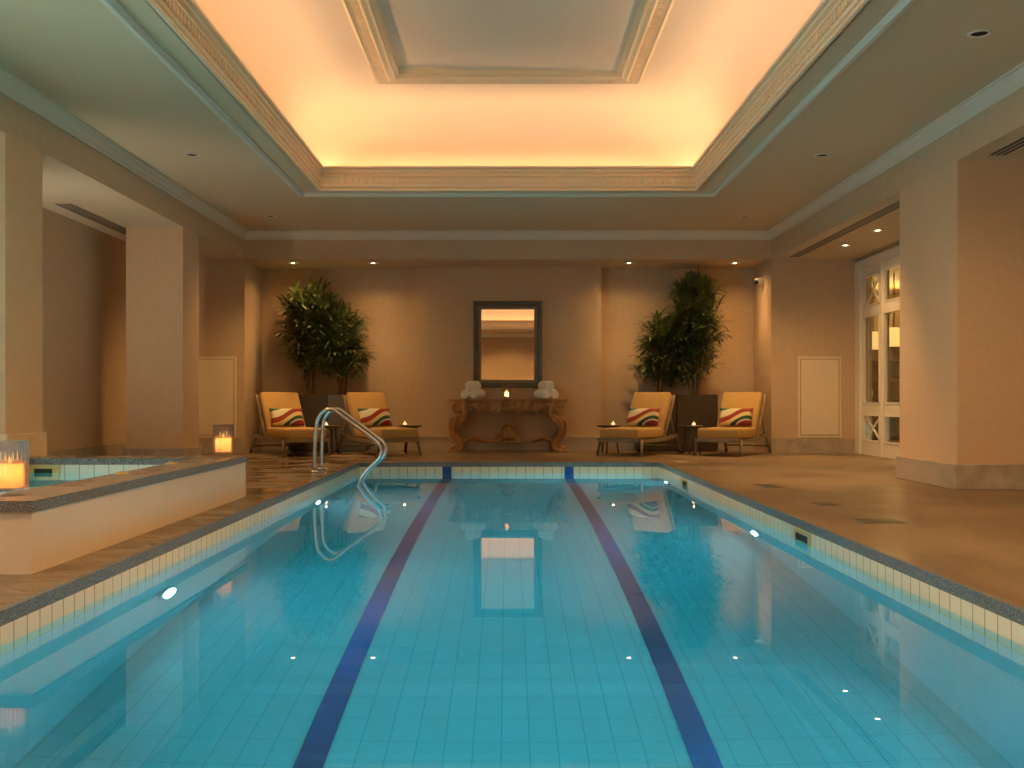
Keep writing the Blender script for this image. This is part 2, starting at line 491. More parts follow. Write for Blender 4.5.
# ================================================================== STRUCTURE
# --- deck with openings for pool and spa
SX0, SX1, SY0, SY1 = -3.98, -2.195, 5.0, 9.08           # spa outside
IX0, IX1, IY0, IY1 = -3.86, -2.50, 5.42, 8.72          # spa inside
mb = MB()
G = .02
rects([LX, SX0 + .05, SX1 - .05, PX0 - G, PX1 + G, RX], [YN, PY0 - G, SY0 + .05, SY1 - .05, PY1 + G, YW], [(PX0, PX1, PY0, PY1), (SX0, SX1, SY0, SY1)], 0, mb)
struct(mb.build('floor', M['deck'], recalc=False), 'brown sandstone pool deck around the swimming pool', 'floor')
# coping edge (dark granite face under the deck edge)
mb = MB()
mb.frame_sweep(PX0 - .03, PX1 + .03, PY0 - .03, PY1 + .03, [(0, 0.0005), (.03, 0.0005), (.03, ZT), (0, ZT)])
struct(mb.build('trim_coping', M['granite']), 'dark grey granite edge of the deck along the pool', 'coping')
# basin walls and floor
def PZ(y):
    t = min(1, max(0, (y - 5.0) / (PY1 - 5.0 - .5)))
    return WZ - 1.55 + .62 * t * t * (3 - 2 * t)
PYS = [PY0, 5.0] + [5.0 + (PY1 - 5.0) * k / 14 for k in range(1, 15)]
mb = MB()
zb = WZ - 1.9
for za, zz, mb.mi in ((ZT - .24, ZT, 0), (zb, ZT - .24, 1)):
    mb.f([(PX0, PY0, za), (PX0, PY1, za), (PX0, PY1, zz), (PX0, PY0, zz)])
    mb.f([(PX1, PY1, za), (PX1, PY0, za), (PX1, PY0, zz), (PX1, PY1, zz)])
    mb.f([(PX0, PY1, za), (PX1, PY1, za), (PX1, PY1, zz), (PX0, PY1, zz)])
    mb.f([(PX1, PY0, za), (PX0, PY0, za), (PX0, PY0, zz), (PX1, PY0, zz)])
bw_ = mb.build('pool_wall', [M['tile'], M['pooltile2']], recalc=False)
struct(bw_, 'cream vertical tiles lining the swimming pool sides', 'pool wall')
mb = MB()
for y0, y1 in zip(PYS, PYS[1:]):
    mb.f([(PX0, y0, PZ(y0)), (PX1, y0, PZ(y0)), (PX1, y1, PZ(y1)), (PX0, y1, PZ(y1))])
struct(mb.build('pool_floor', M['pooltile'], recalc=False), 'pale tiled bottom of the swimming pool under the water', 'pool floor')
for i, x in enumerate((-.795, .795)):
    mb = MB()
    hw = .059
    for y0, y1 in zip(PYS, PYS[1:]):
        mb.f([(x - hw, y0, PZ(y0) + .004), (x + hw, y0, PZ(y0) + .004), (x + hw, y1, PZ(y1) + .004), (x - hw, y1, PZ(y1) + .004)])
    mb.f([(x - hw, PY1 - .004, PZ(PY1)), (x + hw, PY1 - .004, PZ(PY1)), (x + hw, PY1 - .004, ZT), (x - hw, PY1 - .004, ZT)])
    struct(mb.build('lane_marking', M['lane'], recalc=False),
           ('navy tile lane line nearer the spa', 'navy tile lane line nearer the doors')[i] + ' on the pool bottom', 'lane line')
# water
mb = MB()
mb.box(PX0 - .012, PX1 + .012, PY0 - .012, PY1 + .012, WZ - 1.85, WZ)
tag(mb.build('pool_water', M['water']), 'still turquoise water filling the swimming pool', 'water', kind='stuff')

# --- spa: raised tiled wall, granite ledge, basin
mb = MB()
ZL = .34
mb.box(SX0, SX1, SY0, IY0, -.02, ZL - .05)
mb.box(SX0, SX1, IY1, SY1, -.02, ZL - .05)
mb.box(IX1, SX1, IY0, IY1, -.02, ZL - .05)
mb.box(SX0, IX0, IY0, IY1, -.02, ZL - .05)
struct(mb.build('wall_spa', M['spaface']), 'raised cream panelled wall of the spa tub', 'spa wall')
mb = MB()
o = .015
mb.frame_sweep(SX0 - .0, SX1 + o, SY0 - o, SY1 + o, [(0, ZL), (0, ZL - .05), (.05, ZL - .05), (.05, ZL)])
mb.build  # edge strip built below
edge = mb.build('trim_spa_edge', M['granite'])
struct(edge, 'grey speckled granite edge band round the spa ledge', 'stone edge')
mb = MB()
rects([SX0 + .0, IX0, IX1, SX1 + o], [SY0 - o, IY0, IY1, SY1 + o], [(IX0, IX1, IY0, IY1)], ZL + .001, mb)
struct(mb.build('trim_spa_ledge', M['ledge'], recalc=False), 'flat brown stone ledge on top of the spa wall', 'stone ledge')
mb = MB()
mb.frame_sweep(IX0 - .01, IX1 + .01, IY0 - .01, IY1 + .01, [(0, ZL - .001), (.018, ZL - .001), (.018, ZL - .05), (0, ZL - .05)])
struct(mb.build('trim_spa_inner_edge', M['granite']), 'inner granite band of the spa ledge above its tiles', 'stone edge')
mb = MB()
zb2 = -.55
a, b, c_, d_ = IX0 + .004, IX1 - .004, IY0 + .004, IY1 - .004
mb.f([(a, c_, zb2), (a, d_, zb2), (a, d_, ZL - .04), (a, c_, ZL - .04)])
mb.f([(b, d_, zb2), (b, c_, zb2), (b, c_, ZL - .04), (b, d_, ZL - .04)])
mb.f([(a, d_, zb2), (b, d_, zb2), (b, d_, ZL - .04), (a, d_, ZL - .04)])
mb.f([(b, c_, zb2), (a, c_, zb2), (a, c_, ZL - .04), (b, c_, ZL - .04)])
mb.f([(a, c_, zb2), (b, c_, zb2), (b, d_, zb2), (a, d_, zb2)])
M['spatile'] = tiles('cream_spa_tile', (.74, .72, .60), (.34, .32, .25), off=(.02, -.29), bw=.118, rh=.24)
struct(mb.build('spa_basin', M['spatile'], recalc=False), 'cream tiled inside of the spa tub', 'spa basin')
mb = MB()
mb.box(IX0, IX1, IY0, IY1, zb2 - .02, .225)
tag(mb.build('spa_water', M['water']), 'turquoise water in the raised spa tub', 'water', kind='stuff')

# --- walls
mb = MB()
mb.box(-4.3, 4.3, YW, YW + .2, 0, ZS + .02)
mb.box(-1.515, 1.505, YP, YW, 0, ZS)
struct(mb.build('wall_back', M['wall']), 'beige end wall with a shallow raised middle bay behind the console table', 'wall')
for sgn, nm, lab in ((-1, 'wall_back_left', 'beige end wall block with access panel on the spa side'), (1, 'wall_back_right', 'beige end wall block with access panel beside the white doors')):
    mb = MB()
    x0, x1 = (LX - .0, -BX + .02) if sgn < 0 else (BX - .02, RX)
    mb.box(x0, x1, YB, YW + .2, 0, ZS)
    struct(mb.build(nm, M['wall']), lab, 'wall')
# left aisle wall with an assumed window, added out of frame for cool daylight
mb = MB()
WY0, WY1, WZ0, WZ1 = 2.8, 7.0, .4, 2.7
mb.box(LX - .2, LX, YN, WY0, 0, ZS); mb.box(LX - .2, LX, WY1, YW, 0, ZS)
mb.box(LX - .2, LX, WY0, WY1, 0, WZ0); mb.box(LX - .2, LX, WY0, WY1, WZ1, ZS)
struct(mb.build('wall_left', M['wall']), 'beige aisle wall behind the spa and columns', 'wall')
wn = bpy.data.objects.new('assumed_window_1', None); COL.objects.link(wn)
struct(wn, 'assumed unseen tall white framed window in the aisle wall beside the spa', 'window')  # window assumed and added out of view to let in cool light
mb = MB()
for y in (WY0, WY0 + 1.05, WY0 + 2.1, WY0 + 3.15, WY1):
    mb.box(LX - .12, LX - .06, y - .03, y + .03, WZ0, WZ1)
for z in (WZ0, WZ0 + 1.5, WZ1): mb.box(LX - .12, LX - .06, WY0, WY1, z - .03, z + .03)
mb.build('window_frame', M['white'], wn)  # frame of the assumed, unseen window
mb = MB(); mb.box(LX - .10, LX - .09, WY0, WY1, WZ0, WZ1); mb.build('assumed_window_pane', M['glass'], wn)
# near wall behind the camera
mb = MB(); mb.box(LX - .2, RX + .2, YN - .2, YN, 0, ZC + .02)
struct(mb.build('wall_front', M['wall']), 'plain beige wall facing the console table', 'wall')
# right aisle wall (door opening from y 11.4 to 16.5)
DY0, DY1, DZ = 11.6, 16.56, 2.91
mb = MB()
mb.box(RX, RX + .2, YN, DY0, 0, ZS); mb.box(RX, RX + .2, DY0, YW, DZ, ZS); mb.box(RX, RX + .2, DY1, YW, 0, ZS)
struct(mb.build('wall_right', M['wall']), 'beige aisle wall holding the white glazed doors', 'wall')

# --- columns (with beams over them)
def column(name, x0, x1, y0, y1, label):
    mb = MB(); mb.box(x0, x1, y0, y1, 0, ZS)
    c = mb.build(name, M['column']); struct(c, label, 'column')
    return c
def plinth(name, x0, x1, y0, y1, label, h=.23, g=.03, mat=None):
    mb = MB(); mb.box(x0 - g, x1 + g, y0 - g, y1 + g, 0, h, bev=.006, seg=1)
    struct(mb.build(name, mat or M['base']), label, 'column base')
cols = [('column', -BX - .71, -BX, 8.74, 9.44, 'beige square column beside the near end of the spa opening'),
        ('column', -BX - .71, -BX, 13.52, 14.22, 'beige square column beyond the far end of the spa'),
        ('column', BX, BX + .72, 9.78, 11.22, 'wide beige column on the deck in front of the white doors'),
        ('column', BX, BX + .72, 4.0, 5.2, 'wide beige column on the door side near the camera')]
for i, (n, x0, x1, y0, y1, lab) in enumerate(cols):
    column(n, x0, x1, y0, y1, lab)
    if i < 2: plinth('column_base', x0, x1, y0, y1, 'stone base of the ' + lab, h=.53 if i == 0 else .21, mat=M['basepaint2'] if i == 0 else None)
    else: plinth('column_base', x0, x1, y0, y1, 'speckled granite base of the ' + lab)

# --- ceiling
mb = MB()
rects([-BX - .02, -CX, CX, BX + .02], [YN, CY0, CY1, YB + .02], [(-CX, CX, CY0, CY1)], ZC, mb, flip=True)
struct(mb.build('ceiling', M['ceiling'], recalc=False), 'flat painted ceiling border around the raised cove', 'ceiling')
mb = MB()
mb.box(LX - .2, -BX, YN, YB, ZS, ZC + .05); mb.box(BX, RX + .2, YN, YB, ZS, ZC + .05)
mb.box(LX - .2, RX + .2, YB, YW + .2, ZS, ZC + .05)
mb.mi = 1
mb.f([(LX, YN, ZS - .002), (LX, YB, ZS - .002), (-BX - .002, YB, ZS - .002), (-BX - .002, YN, ZS - .002)])
mb.f([(RX, YB, ZS - .002), (RX, YN, ZS - .002), (BX + .002, YN, ZS - .002), (BX + .002, YB, ZS - .002)])
struct(mb.build('beam', [M['wall'], M['ceiling']], recalc=False), 'beige bulkhead beam dropping round the pool hall ceiling', 'beam')
# cove dome: rounded box
mb = MB()
def rrect(x0, x1, y0, y1, r, z, n=8):
    pts = []
    for cx, cy, a0 in ((x1 - r, y1 - r, 0), (x0 + r, y1 - r, 90), (x0 + r, y0 + r, 180), (x1 - r, y0 + r, 270)):
        for k in range(n + 1):
            a = R(a0 + 90 * k / n)
            pts.append((cx + r * math.cos(a), cy + r * math.sin(a), z))
    return pts
ZD, RC, EX = 4.43, .5, .22
rings = [rrect(-CX - EX, CX + EX, CY0 - EX, CY1 + EX, .52, 3.60), rrect(-CX - EX, CX + EX, CY0 - EX, CY1 + EX, .52, ZD - RC)]
for k in range(1, 11):
    t = R(90 * k / 10)
    i_ = RC * (1 - math.cos(t))
    rings.append(rrect(-CX - EX + i_, CX + EX - i_, CY0 - EX + i_, CY1 + EX - i_, .52 - i_, ZD - RC + RC * math.sin(t)))
mb.ring(rings, True, False, False)
# flat ring inside and recessed panel
mb.ring([rings[-1], rrect(-1.4, 1.4, CY0 + 1.05, CY1 - 1.05, .01, ZD)], True, smooth=False)
FX, FY0, FY1 = 1.5, CY0 + 1.0, CY1 - 1.0
mb.f([(-1.4, FY0, ZD + .012), (-1.4, FY1, ZD + .06), (1.4, FY1, ZD + .012), (1.4, FY0, ZD + .012)])
# trough
mb.frame_sweep(-CX - EX - .35, CX + EX + .35, CY0 - EX - .35, CY1 + EX + .35, [(0, 3.60), (EX + .35, 3.60), (EX + .35, 3.59), (0, 3.59)])
dome = mb.build('ceiling_cove', M['cove'], recalc=False)
struct(dome, 'glowing raised cove ceiling over the pool', 'ceiling')
# cove moulding with dentils
mb = MB()
prof = [(-.02, 3.39), (.0, 3.372), (.026, 3.375), (.026, 3.40), (-.004, 3.404), (-.004, 3.416), (.022, 3.422), (.030, 3.437), (.030, 3.452), (.008, 3.456), (.008, 3.540),
        (.036, 3.545), (.036, 3.562), (.004, 3.568), (.010, 3.592), (.045, 3.605), (.048, 3.622), (.028, 3.626), (.030, 3.634), (.066, 3.640), (.072, 3.665), (-.03, 3.665), (-.03, 3.39)]
mb.frame_sweep(-CX, CX, CY0, CY1, prof)
n = int((CY1 - CY0) / .085)
for k in range(n):
    y = CY0 + .04 + k * .085
    for sx in (-1, 1):
        xa, xb = sorted((sx * (CX - .012), sx * (CX - .036)))
        mb.box(xa, xb, y, y + .038, 3.47, 3.53)
n = int(2 * CX / .085)
for k in range(n):
    x = -CX + .04 + k * .085
    mb.box(x, x + .038, CY1 - .036, CY1 - .012, 3.47, 3.53)
struct(mb.build('trim_cove', M['gilt']), 'carved dentil cornice round the glowing cove', 'moulding')
mb = MB()
prof = [(0, ZD + .002), (0, ZD - .03), (.03, ZD - .045), (.05, ZD - .03), (.06, ZD - .03), (.06, ZD - .015), (.15, ZD - .015), (.15, ZD - .05), (.18, ZD - .06), (.22, ZD - .045),
        (.25, ZD - .05), (.25, ZD - .02), (.29, ZD - .01), (.29, ZD + .06), (.0, ZD + .06)]
mb.frame_sweep(-FX, FX, FY0, FY1, prof)
for k in range(int((FY1 - FY0) / .06)):
    y = FY0 + .07 + k * .06
    for sx in (-1, 1):
        xa, xb = sorted((sx * (FX - .07), sx * (FX - .14)))
        mb.box(xa, xb, y, y + .03, ZD - .035, ZD - .01)
for k in range(int(2 * FX / .06) - 2):
    x = -FX + .08 + k * .06
    mb.box(x, x + .03, FY1 - .14, FY1 - .07, ZD - .035, ZD - .01)
struct(mb.build('trim_ceiling_panel', M['gilt']), 'carved rectangular moulding framing the middle of the cove', 'moulding')
# outer ceiling bead
mb = MB()
mb.frame_sweep(-2.62, 2.62, CY0 - .28, CY1 + .28, [(0, ZC + .01), (0, ZC - .02), (.02, ZC - .035), (.05, ZC - .03), (.06, ZC - .045), (.085, ZC - .02), (.085, ZC + .01)])
struct(mb.build('trim_ceiling_bead', M['trim']), 'pale bead moulding on the flat ceiling outside the cove', 'moulding')
# wall crown
mb = MB()
cp = [(0, ZC + .01), (0, ZC - .125), (.018, ZC - .125), (.022, ZC - .105), (.04, ZC - .09), (.06, ZC - .055), (.085, ZC - .035), (.09, ZC - .02), (.115, ZC - .016), (.115, ZC + .01)]
mb.frame_sweep(-BX, BX, YN, YB, cp)
struct(mb.build('trim_crown', M['trim']), 'pale crown moulding where beams meet the ceiling', 'moulding')

# --- baseboards
mb = MB()
bh, bt = .21, .02
for x0, x1, y in ((-4.05, -1.515, YW), (-1.515, 1.505, YP), (1.505, 4.05, YW)):
    mb.box(x0, x1, y - bt, y, 0, bh)
    mb.box(x0, x1, y - bt - .012, y, bh - .0, bh + .018)
struct(mb.build('baseboard_back', M['basepaint']), 'painted skirting along the end wall behind loungers and console', 'baseboard')
mb = MB(); mb.box(LX, -BX + .02, YB - .02, YB, 0, .23); struct(mb.build('baseboard_back_left', M['base']), 'granite skirting under the access panel beyond the spa', 'baseboard')
mb = MB(); mb.box(BX - .02, RX, YB - .02, YB, 0, .23); struct(mb.build('baseboard_back_right', M['base']), 'granite skirting under the access panel by the white doors', 'baseboard')
mb = MB(); mb.box(LX, LX + .02, YN, YB, 0, .23); struct(mb.build('baseboard_left', M['base']), 'granite skirting along the aisle wall behind the spa', 'baseboard')
mb = MB(); mb.box(RX - .02, RX, YN, DY0, 0, .23); struct(mb.build('baseboard_right', M['base']), 'granite skirting of the door side aisle wall', 'baseboard')

# --- white glazed doors in the right aisle wall
def glazed(name, y1, y0, X, label, cat):
    """one bay seen from the pool hall, y1 far edge, y0 near edge"""
    r = bpy.data.objects.new(name, None); COL.objects.link(r); struct(r, label, cat)
    x0, x1 = RX - .02, RX + .05
    mb = MB()
    st = .085
    mb.box(x0, x1, y1 - st, y1, 0, DZ - .12); mb.box(x0, x1, y0, y0 + st, 0, DZ - .12)
    for z0, z1 in ((0, .20), (.60, .76), (2.06, 2.20), (2.66, DZ - .12)): mb.box(x0, x1, y0 + st, y1 - st, z0, z1)
    # glazing beads
    for z0, z1 in ((.20, .60), (.76, 2.06), (2.20, 2.66)):
        for (ya, yb, za, zb_) in ((y0 + st, y0 + st + .02, z0, z1), (y1 - st - .02, y1 - st, z0, z1), (y0 + st, y1 - st, z0, z0 + .02), (y0 + st, y1 - st, z1 - .02, z1)):
            mb.box(x0 - .008, x0 + .03, ya, yb, za, zb_)
    mb.build('door_frame' if cat == 'door' else 'window_frame', M['white'], r)
    if X:
        mb = MB()
        for z0, z1 in ((.20, .60), (2.20, 2.66)):
            for (za, zb_) in ((z0, z1), (z1, z0)):
                mb.tube([(RX + .01, y0 + st, za), (RX + .01, y1 - st, zb_)], .017, 4)
        mb.build('cross_bar', M['white'], r)
    mb = MB(); mb.box(RX + .022, RX + .028, y0 + st, y1 - st, .2, 2.66)
    mb.build('glass_pane', M['paneglass'], r)
    if cat == 'door':
        mb = MB(); mb.tube([(RX - .07, y0 + .045, .95), (RX - .07, y0 + .045, 1.25)], .012, 8)
        for z in (.98, 1.22): mb.tube([(RX - .07, y0 + .045, z), (RX - .02, y0 + .045, z)], .009, 8)
        mb.build('door_handle', M['brass'], r)
glazed('window_2', 16.38, 15.50, True, 'white sidelight with crossed glazing bars next to the end wall', 'window')
glazed('door_1', 15.46, 14.50, False, 'white glazed door leaf next to the cross barred sidelight', 'door')
glazed('door_2', 14.48, 13.52, False, 'white glazed door leaf half behind the wide column', 'door')
glazed('window_3', 13.48, 12.60, True, 'white sidelight hidden behind the wide column', 'window')
mb = MB()
mb.box(RX - .05, RX + .1, 16.38, YB, 0, DZ - .12); mb.box(RX - .05, RX + .1, DY0, 12.60, 0, DZ - .12)
mb.box(RX - .05, RX + .1, DY0, YB, DZ - .12, DZ)
for y in (15.48, 14.49, 13.5): mb.box(RX - .035, RX + .08, y - .02, y + .02, 0, DZ - .12)
struct(mb.build('trim_door_surround', M['white']), 'white surround framing the glazed doors', 'door frame')
# room beyond the doors
LY = 22.0
mb = MB()
mb.f([(RX + .2, 11, 0), (8.9, 11, 0), (8.9, LY, 0), (RX + .2, LY, 0)])
mb.f([(RX + .2, 11, 2.95), (RX + .2, LY, 2.95), (8.9, LY, 2.95), (8.9, 11, 2.95)])
mb.f([(8.9, 11, 0), (8.9, LY, 0), (8.9, LY, 2.95), (8.9, 11, 2.95)])
mb.f([(RX + .2, LY, 0), (8.9, LY, 0), (8.9, LY, 2.95), (RX + .2, LY, 2.95)])
mb.f([(RX + .2, 11, 0), (8.9, 11, 0), (8.9, 11, 2.95), (RX + .2, 11, 2.95)])
mb.f([(RX + .2, YW, 0), (RX + .2, LY, 0), (RX + .2, LY, 2.95), (RX + .2, YW, 2.95)])
struct(mb.build('wall_lobby', plain('lobby_paint', (.36, .27, .14), .7), recalc=False), 'tan walls of the lobby seen through the glazed doors', 'wall')
SHX, SHY = 7.35, 21.75
sh = thing('shelf_unit', 'dark shelf unit standing in the lobby behind the glazed doors', 'shelf', (SHX, SHY, 0))
mb = MB()
mb.box(-1.5, 1.4, .2, .24, 0, 2.0)
for x in (-1.5, -.5, .45, 1.37): mb.box(x, x + .03, -.15, .2, 0, 2.0)
mb.build('side_panel', M['darktimber'], sh)
for z in (.1, .5, .85, 1.2, 1.6, 1.98):
    mb = MB(); mb.box(-1.5, 1.4, -.15, .2, z, z + .03); mb.build('shelf', M['darktimber'], sh)
random.seed(3)
for z in (.53, .88, 1.23):
    for k in range(9):
        x = -1.3 + k * .3 + random.uniform(-.03, .03)
        hh = random.uniform(.16, .26)
        mb = MB(); mb.lathe([(.04, 0), (.045, .02), (.045, hh * .6), (.015, hh * .75), (.015, hh), (.018, hh)], 10)
        q = mb.build('bottle', (M['brass'], M['white'], M['steel'])[k % 3], loc=(SHX + x, SHY, z + .001))
        tag(q, 'small bottle on the lobby shelf behind the glazed doors', 'bottle', 'bottles on the lobby shelf')
for X, Y, lab in ((6.5, 19.3, 'box shaped lit pendant lamp seen through the cross barred sidelight'), (6.5, 18.27, 'box shaped lit pendant lamp seen through the glazed door leaf')):
    lp = thing('pendant_lamp', lab, 'lamp', (X, Y, 2.95))
    mb = MB(); mb.tube([(0, 0, 0), (0, 0, -.93)], .01, 6); mb.build('lamp_rod', M['black'], lp)
    mb = MB(); mb.box(-.13, .13, -.13, .13, -1.23, -.92, bev=.01, seg=1); mb.build('lamp_shade', M['shade'], lp)
link_light('added_lobby_light', 'POINT', (6.9, 17.0, 2.5), 60, (1, .66, .26), shadow_soft_size=.15)  # unseen point lights without fittings, added to brighten the lobby
link_light('added_lobby_light', 'POINT', (7.2, 20.3, 2.5), 150, (1, .66, .26), shadow_soft_size=.15)

# ================================================================== CEILING FITTINGS
def downlight(X, Y, Z, lit, label, power=0, group=None, blend=.6, angle=95, tilt=0, wash=0, cross=0):
    t = thing('downlight', label, 'downlight', (X, Y, Z), 0, group)
    mb = MB(); mb.lathe([(.062, .0), (.085, 0), (.085, -.006), (.066, -.010), (.056, -.004), (.056, .0)], 24, cap0=False, cap1=False)
    mb.build('trim_ring', M['trim'], t)
    mb = MB(); mb.lathe([(.058, -.003), (.030 if lit else .001, -.003)], 20, cap0=False, cap1=False)
    mb.build('baffle', M['ceiling'] if lit else M['dark'], t)
    if lit:
        mb = MB(); mb.lathe([(.030, -.003), (.001, -.004)], 20, cap0=False, cap1=False); mb.build('lens', M['lampon'], t)
    if power:
        link_light('downlight_beam', 'SPOT', (X, Y, Z - .03), power, WARM2, (tilt, 0, 0), spot_size=R(angle), spot_blend=blend, shadow_soft_size=.03)
    if cross:      # added tilted spot, no lamp of the fitting, brightens the columns opposite
        link_light('added_cross_spot', 'SPOT', (X, Y, Z - .03), cross, WARM2, (0, R(52) * (1 if X > 0 else -1), 0), spot_size=R(70), spot_blend=1.0, shadow_soft_size=.05)
    if wash:
        link_light('downlight_wash', 'SPOT', (X, Y, Z - .03), wash, WARM2, (tilt, 0, 0), spot_size=R(150), spot_blend=1.0, shadow_soft_size=.05)
for X, Y, lab, p, an in ((-3.32, 11.4, 'dark baffled recessed downlight in the ceiling above the spa end', 150, 90), (-3.33, 15.2, 'dark baffled recessed downlight in the ceiling above the spa side loungers', 210, 120),
                  (3.32, 7.64, 'dark baffled recessed downlight in the ceiling nearest the camera on the door side', 170, 150), (3.31, 11.42, 'dark baffled recessed downlight in the ceiling near the wide column', 300, 70),
                  (3.33, 15.25, 'dark baffled recessed downlight in the ceiling above the door side loungers', 190, 115),
                  (3.32, 3.8, 'added unseen downlight above the near deck on the door side', 220, 160), (3.32, 0.0, 'added unseen downlight above the deck beside the camera on the door side', 340, 160),  # near downlights from here on are added out of view as warm fill
                  (-3.32, 3.8, 'added unseen downlight above the near end of the spa', 200, 160), (-3.32, 0.0, 'added unseen downlight above the deck beside the camera on the spa side', 280, 160)):
    downlight(X, Y, ZC, False, lab, p, angle=an, blend=1.0, cross={7.64: 520, 3.8: 480, 11.4: 560}.get(Y, 0))
for X, lab in ((-2.2, 'added unseen downlight before the wall facing the mirror on the spa side'), (0, 'added unseen downlight before the middle of the wall facing the mirror'), (2.2, 'added unseen downlight before the wall facing the mirror on the door side')):  # added out of view to brighten the wall seen in the mirror
    downlight(X, -5.3, ZC, False, lab, 230, angle=150, blend=1.0)
for X, Y, lab in ((4.69, 7.2, 'added unseen downlight in the door aisle ceiling before the near column'), (4.69, 2.6, 'added unseen downlight in the door aisle ceiling beside the camera')):  # hidden lamps added for light on the aisle floor and its bounce
    downlight(X, Y, ZS - .003, True, lab, 12, angle=150, blend=1.0)
for X, lab in ((-3.38, 'lit downlight in the end soffit above the tall spa side palm'), (-2.12, 'lit downlight in the end soffit above the short spa side palm'),
               (1.90, 'lit downlight in the end soffit above the short door side palm'), (3.57, 'lit downlight in the end soffit next to the security camera')):
    downlight(X, 17.06, ZS, True, lab, 85, angle=84, blend=1.0, wash=40)
for Y, lab in ((15.09, 'lit downlight in the door aisle ceiling by the end wall'), (13.77, 'lit downlight in the door aisle ceiling by the wide column')):
    downlight(4.69, Y, ZS - .003, True, lab, 60, angle=58, blend=1.0, wash=60)

def linear_vent(x, y0, y1, label, nsl=4, wd=.16):
    t = thing('air_vent', label, 'air vent', (x, 0, ZS - .003))
    mb = MB(); mb.box(-wd / 2, wd / 2, y0, y1, -.004, -.001); mb.build('backing', M['black'], t)
    mb = MB()
    mb.box(-wd / 2 - .012, -wd / 2 + .004, y0, y1, -.006, 0); mb.box(wd / 2 - .004, wd / 2 + .012, y0, y1, -.006, 0)
    mb.box(-wd / 2, wd / 2, y0 - .012, y0, -.012, 0); mb.box(-wd / 2, wd / 2, y1, y1 + .012, -.012, 0)
    mb.build('frame', M['ceiling'], t)
    mb = MB()
    for k in range(1, nsl):
        xx = -wd / 2 + wd * k / nsl
        mb.box(xx - .007, xx + .007, y0, y1, -.006, -.003)
    mb.build('slat', M['ceiling'], t)
linear_vent(-4.885, 11.85, 16.2, 'dark slotted air vent in the aisle ceiling behind the spa columns', 4, .19)
linear_vent(4.30, 11.3, 16.3, 'dark slotted air vent in the aisle ceiling before the white doors', 3)
linear_vent(4.30, 5.4, 9.55, 'dark slotted air vent in the aisle ceiling in front of the wide column', 3)

# access panels
def access_panel(x0, x1, label):
    t = thing('access_panel', label, 'access panel', ((x0 + x1) / 2, YB, .24))
    hw, h = (x1 - x0) / 2, 1.24
    mb = MB(); mb.box(-hw, hw, -.018, 0, 0, h, bev=.004, seg=1)
    mb.build('frame', M['panel'], t)
    mb = MB(); mb.box(-hw + .045, hw - .045, -.026, -.016, .045, h - .045, bev=.003, seg=1); mb.build('hatch', M['panel'], t)
    mb = MB()
    e = .006
    for a in ((-hw + .036, -hw + .045, .036, h - .036), (hw - .045, hw - .036, .036, h - .036)): mb.box(a[0], a[1], -.0195, -.0175, a[2], a[3])
    for a in ((.036, .045), (h - .045, h - .036)): mb.box(-hw + .036, hw - .036, -.0195, -.0175, a[0], a[1])
    mb.build('gap_shade', M['cane'], t)  # brown strips paint the shade in the joint round the hatch
access_panel(-4.83, -4.15, 'cream access hatch on the wall beyond the spa')
access_panel(4.43, 5.10, 'cream access hatch on the wall beside the white doors')
t = thing('security_camera', 'small white dome security camera high on the recess side wall', 'security camera', (BX - .0, 17.15, 2.70))
t.location.x = BX - .02
mb = MB(); mb.box(-.03, 0, -.05, .05, -.06, .06, bev=.01); mb.build('bracket', M['white'], t)
mb = MB(); mb.lathe([(.0, -.06), (.03, -.055), (.05, -.03), (.055, 0), (.05, .035), (.0, .04)], 16, c=(-.075, -.0, 0), cap0=False, cap1=False); mb.build('housing', M['white'], t)
mb = MB(); mb.lathe([(.0, -.045), (.025, -.04), (.04, -.015), (.035, .015), (.0, .02)], 14, c=(-.105, -.02, -.01), cap0=False, cap1=False); mb.build('lens', M['black'], t)

t = thing('added_floor_uplight', 'round floor uplight added unseen in the aisle behind the near spa column', 'uplight', (-4.95, 9.95, 0))  # lamp added out of view to light the far column and aisle ceiling
mb = MB(); mb.lathe([(.075, -.002), (.11, -.002), (.11, .006), (.08, .010), (.075, .006)], 24, cap0=False, cap1=False); mb.build('trim_ring', M['steel'], t)
mb = MB(); mb.lathe([(.076, .005), (.001, .006)], 20, cap0=False, cap1=False); mb.build('lens', emit('added_uplight_lens', (1, .95, .88), 6), t)
link_light('added_uplight_beam', 'SPOT', (-4.95, 9.95, .03), 170, (1, .9, .80), (R(180 - 40), 0, R(-4)), spot_size=R(108), spot_blend=1.0, shadow_soft_size=.07)

# ================================================================== POOL FITTINGS
def pool_lamp(side, y, depth, label, power=70):
    x = PX0 if side < 0 else PX1
    t = thing('pool_lamp', label, 'pool lamp', (x, y, WZ - depth))
    s = -side
    mb = MB()
    mat = Matrix.Rotation(R(90) * s, 4, 'Y')
    b2 = MB(); b2.lathe([(.10, 0), (.125, .0), (.125, .012), (.10, .02)], 28, cap0=False, cap1=False)
    bmesh.ops.transform(b2.bm, matrix=mat, verts=b2.bm.verts); b2.build('rim', M['steel'], t)
    b2 = MB(); b2.lathe([(.102, .008), (.06, .016), (.001, .018)], 28, cap0=False, cap1=False)
    bmesh.ops.transform(b2.bm, matrix=mat, verts=b2.bm.verts); b2.build('lens', M['poollamp'], t)
    link_light('pool_lamp_beam', 'AREA', (x + s * .03, y, WZ - depth), power, (.48, .82, 1.0), (0, R(-90) * s, 0), shape='DISK', size=.19, spread=R(170))
pool_lamp(-1, 6.1, .78, 'round lit underwater lamp in the pool wall below the spa')
pool_lamp(1, 8.53, .80, 'round lit underwater lamp in the pool wall halfway along the door side')
pool_lamp(1, 13.3, .75, 'round lit underwater lamp near the far corner on the door side')
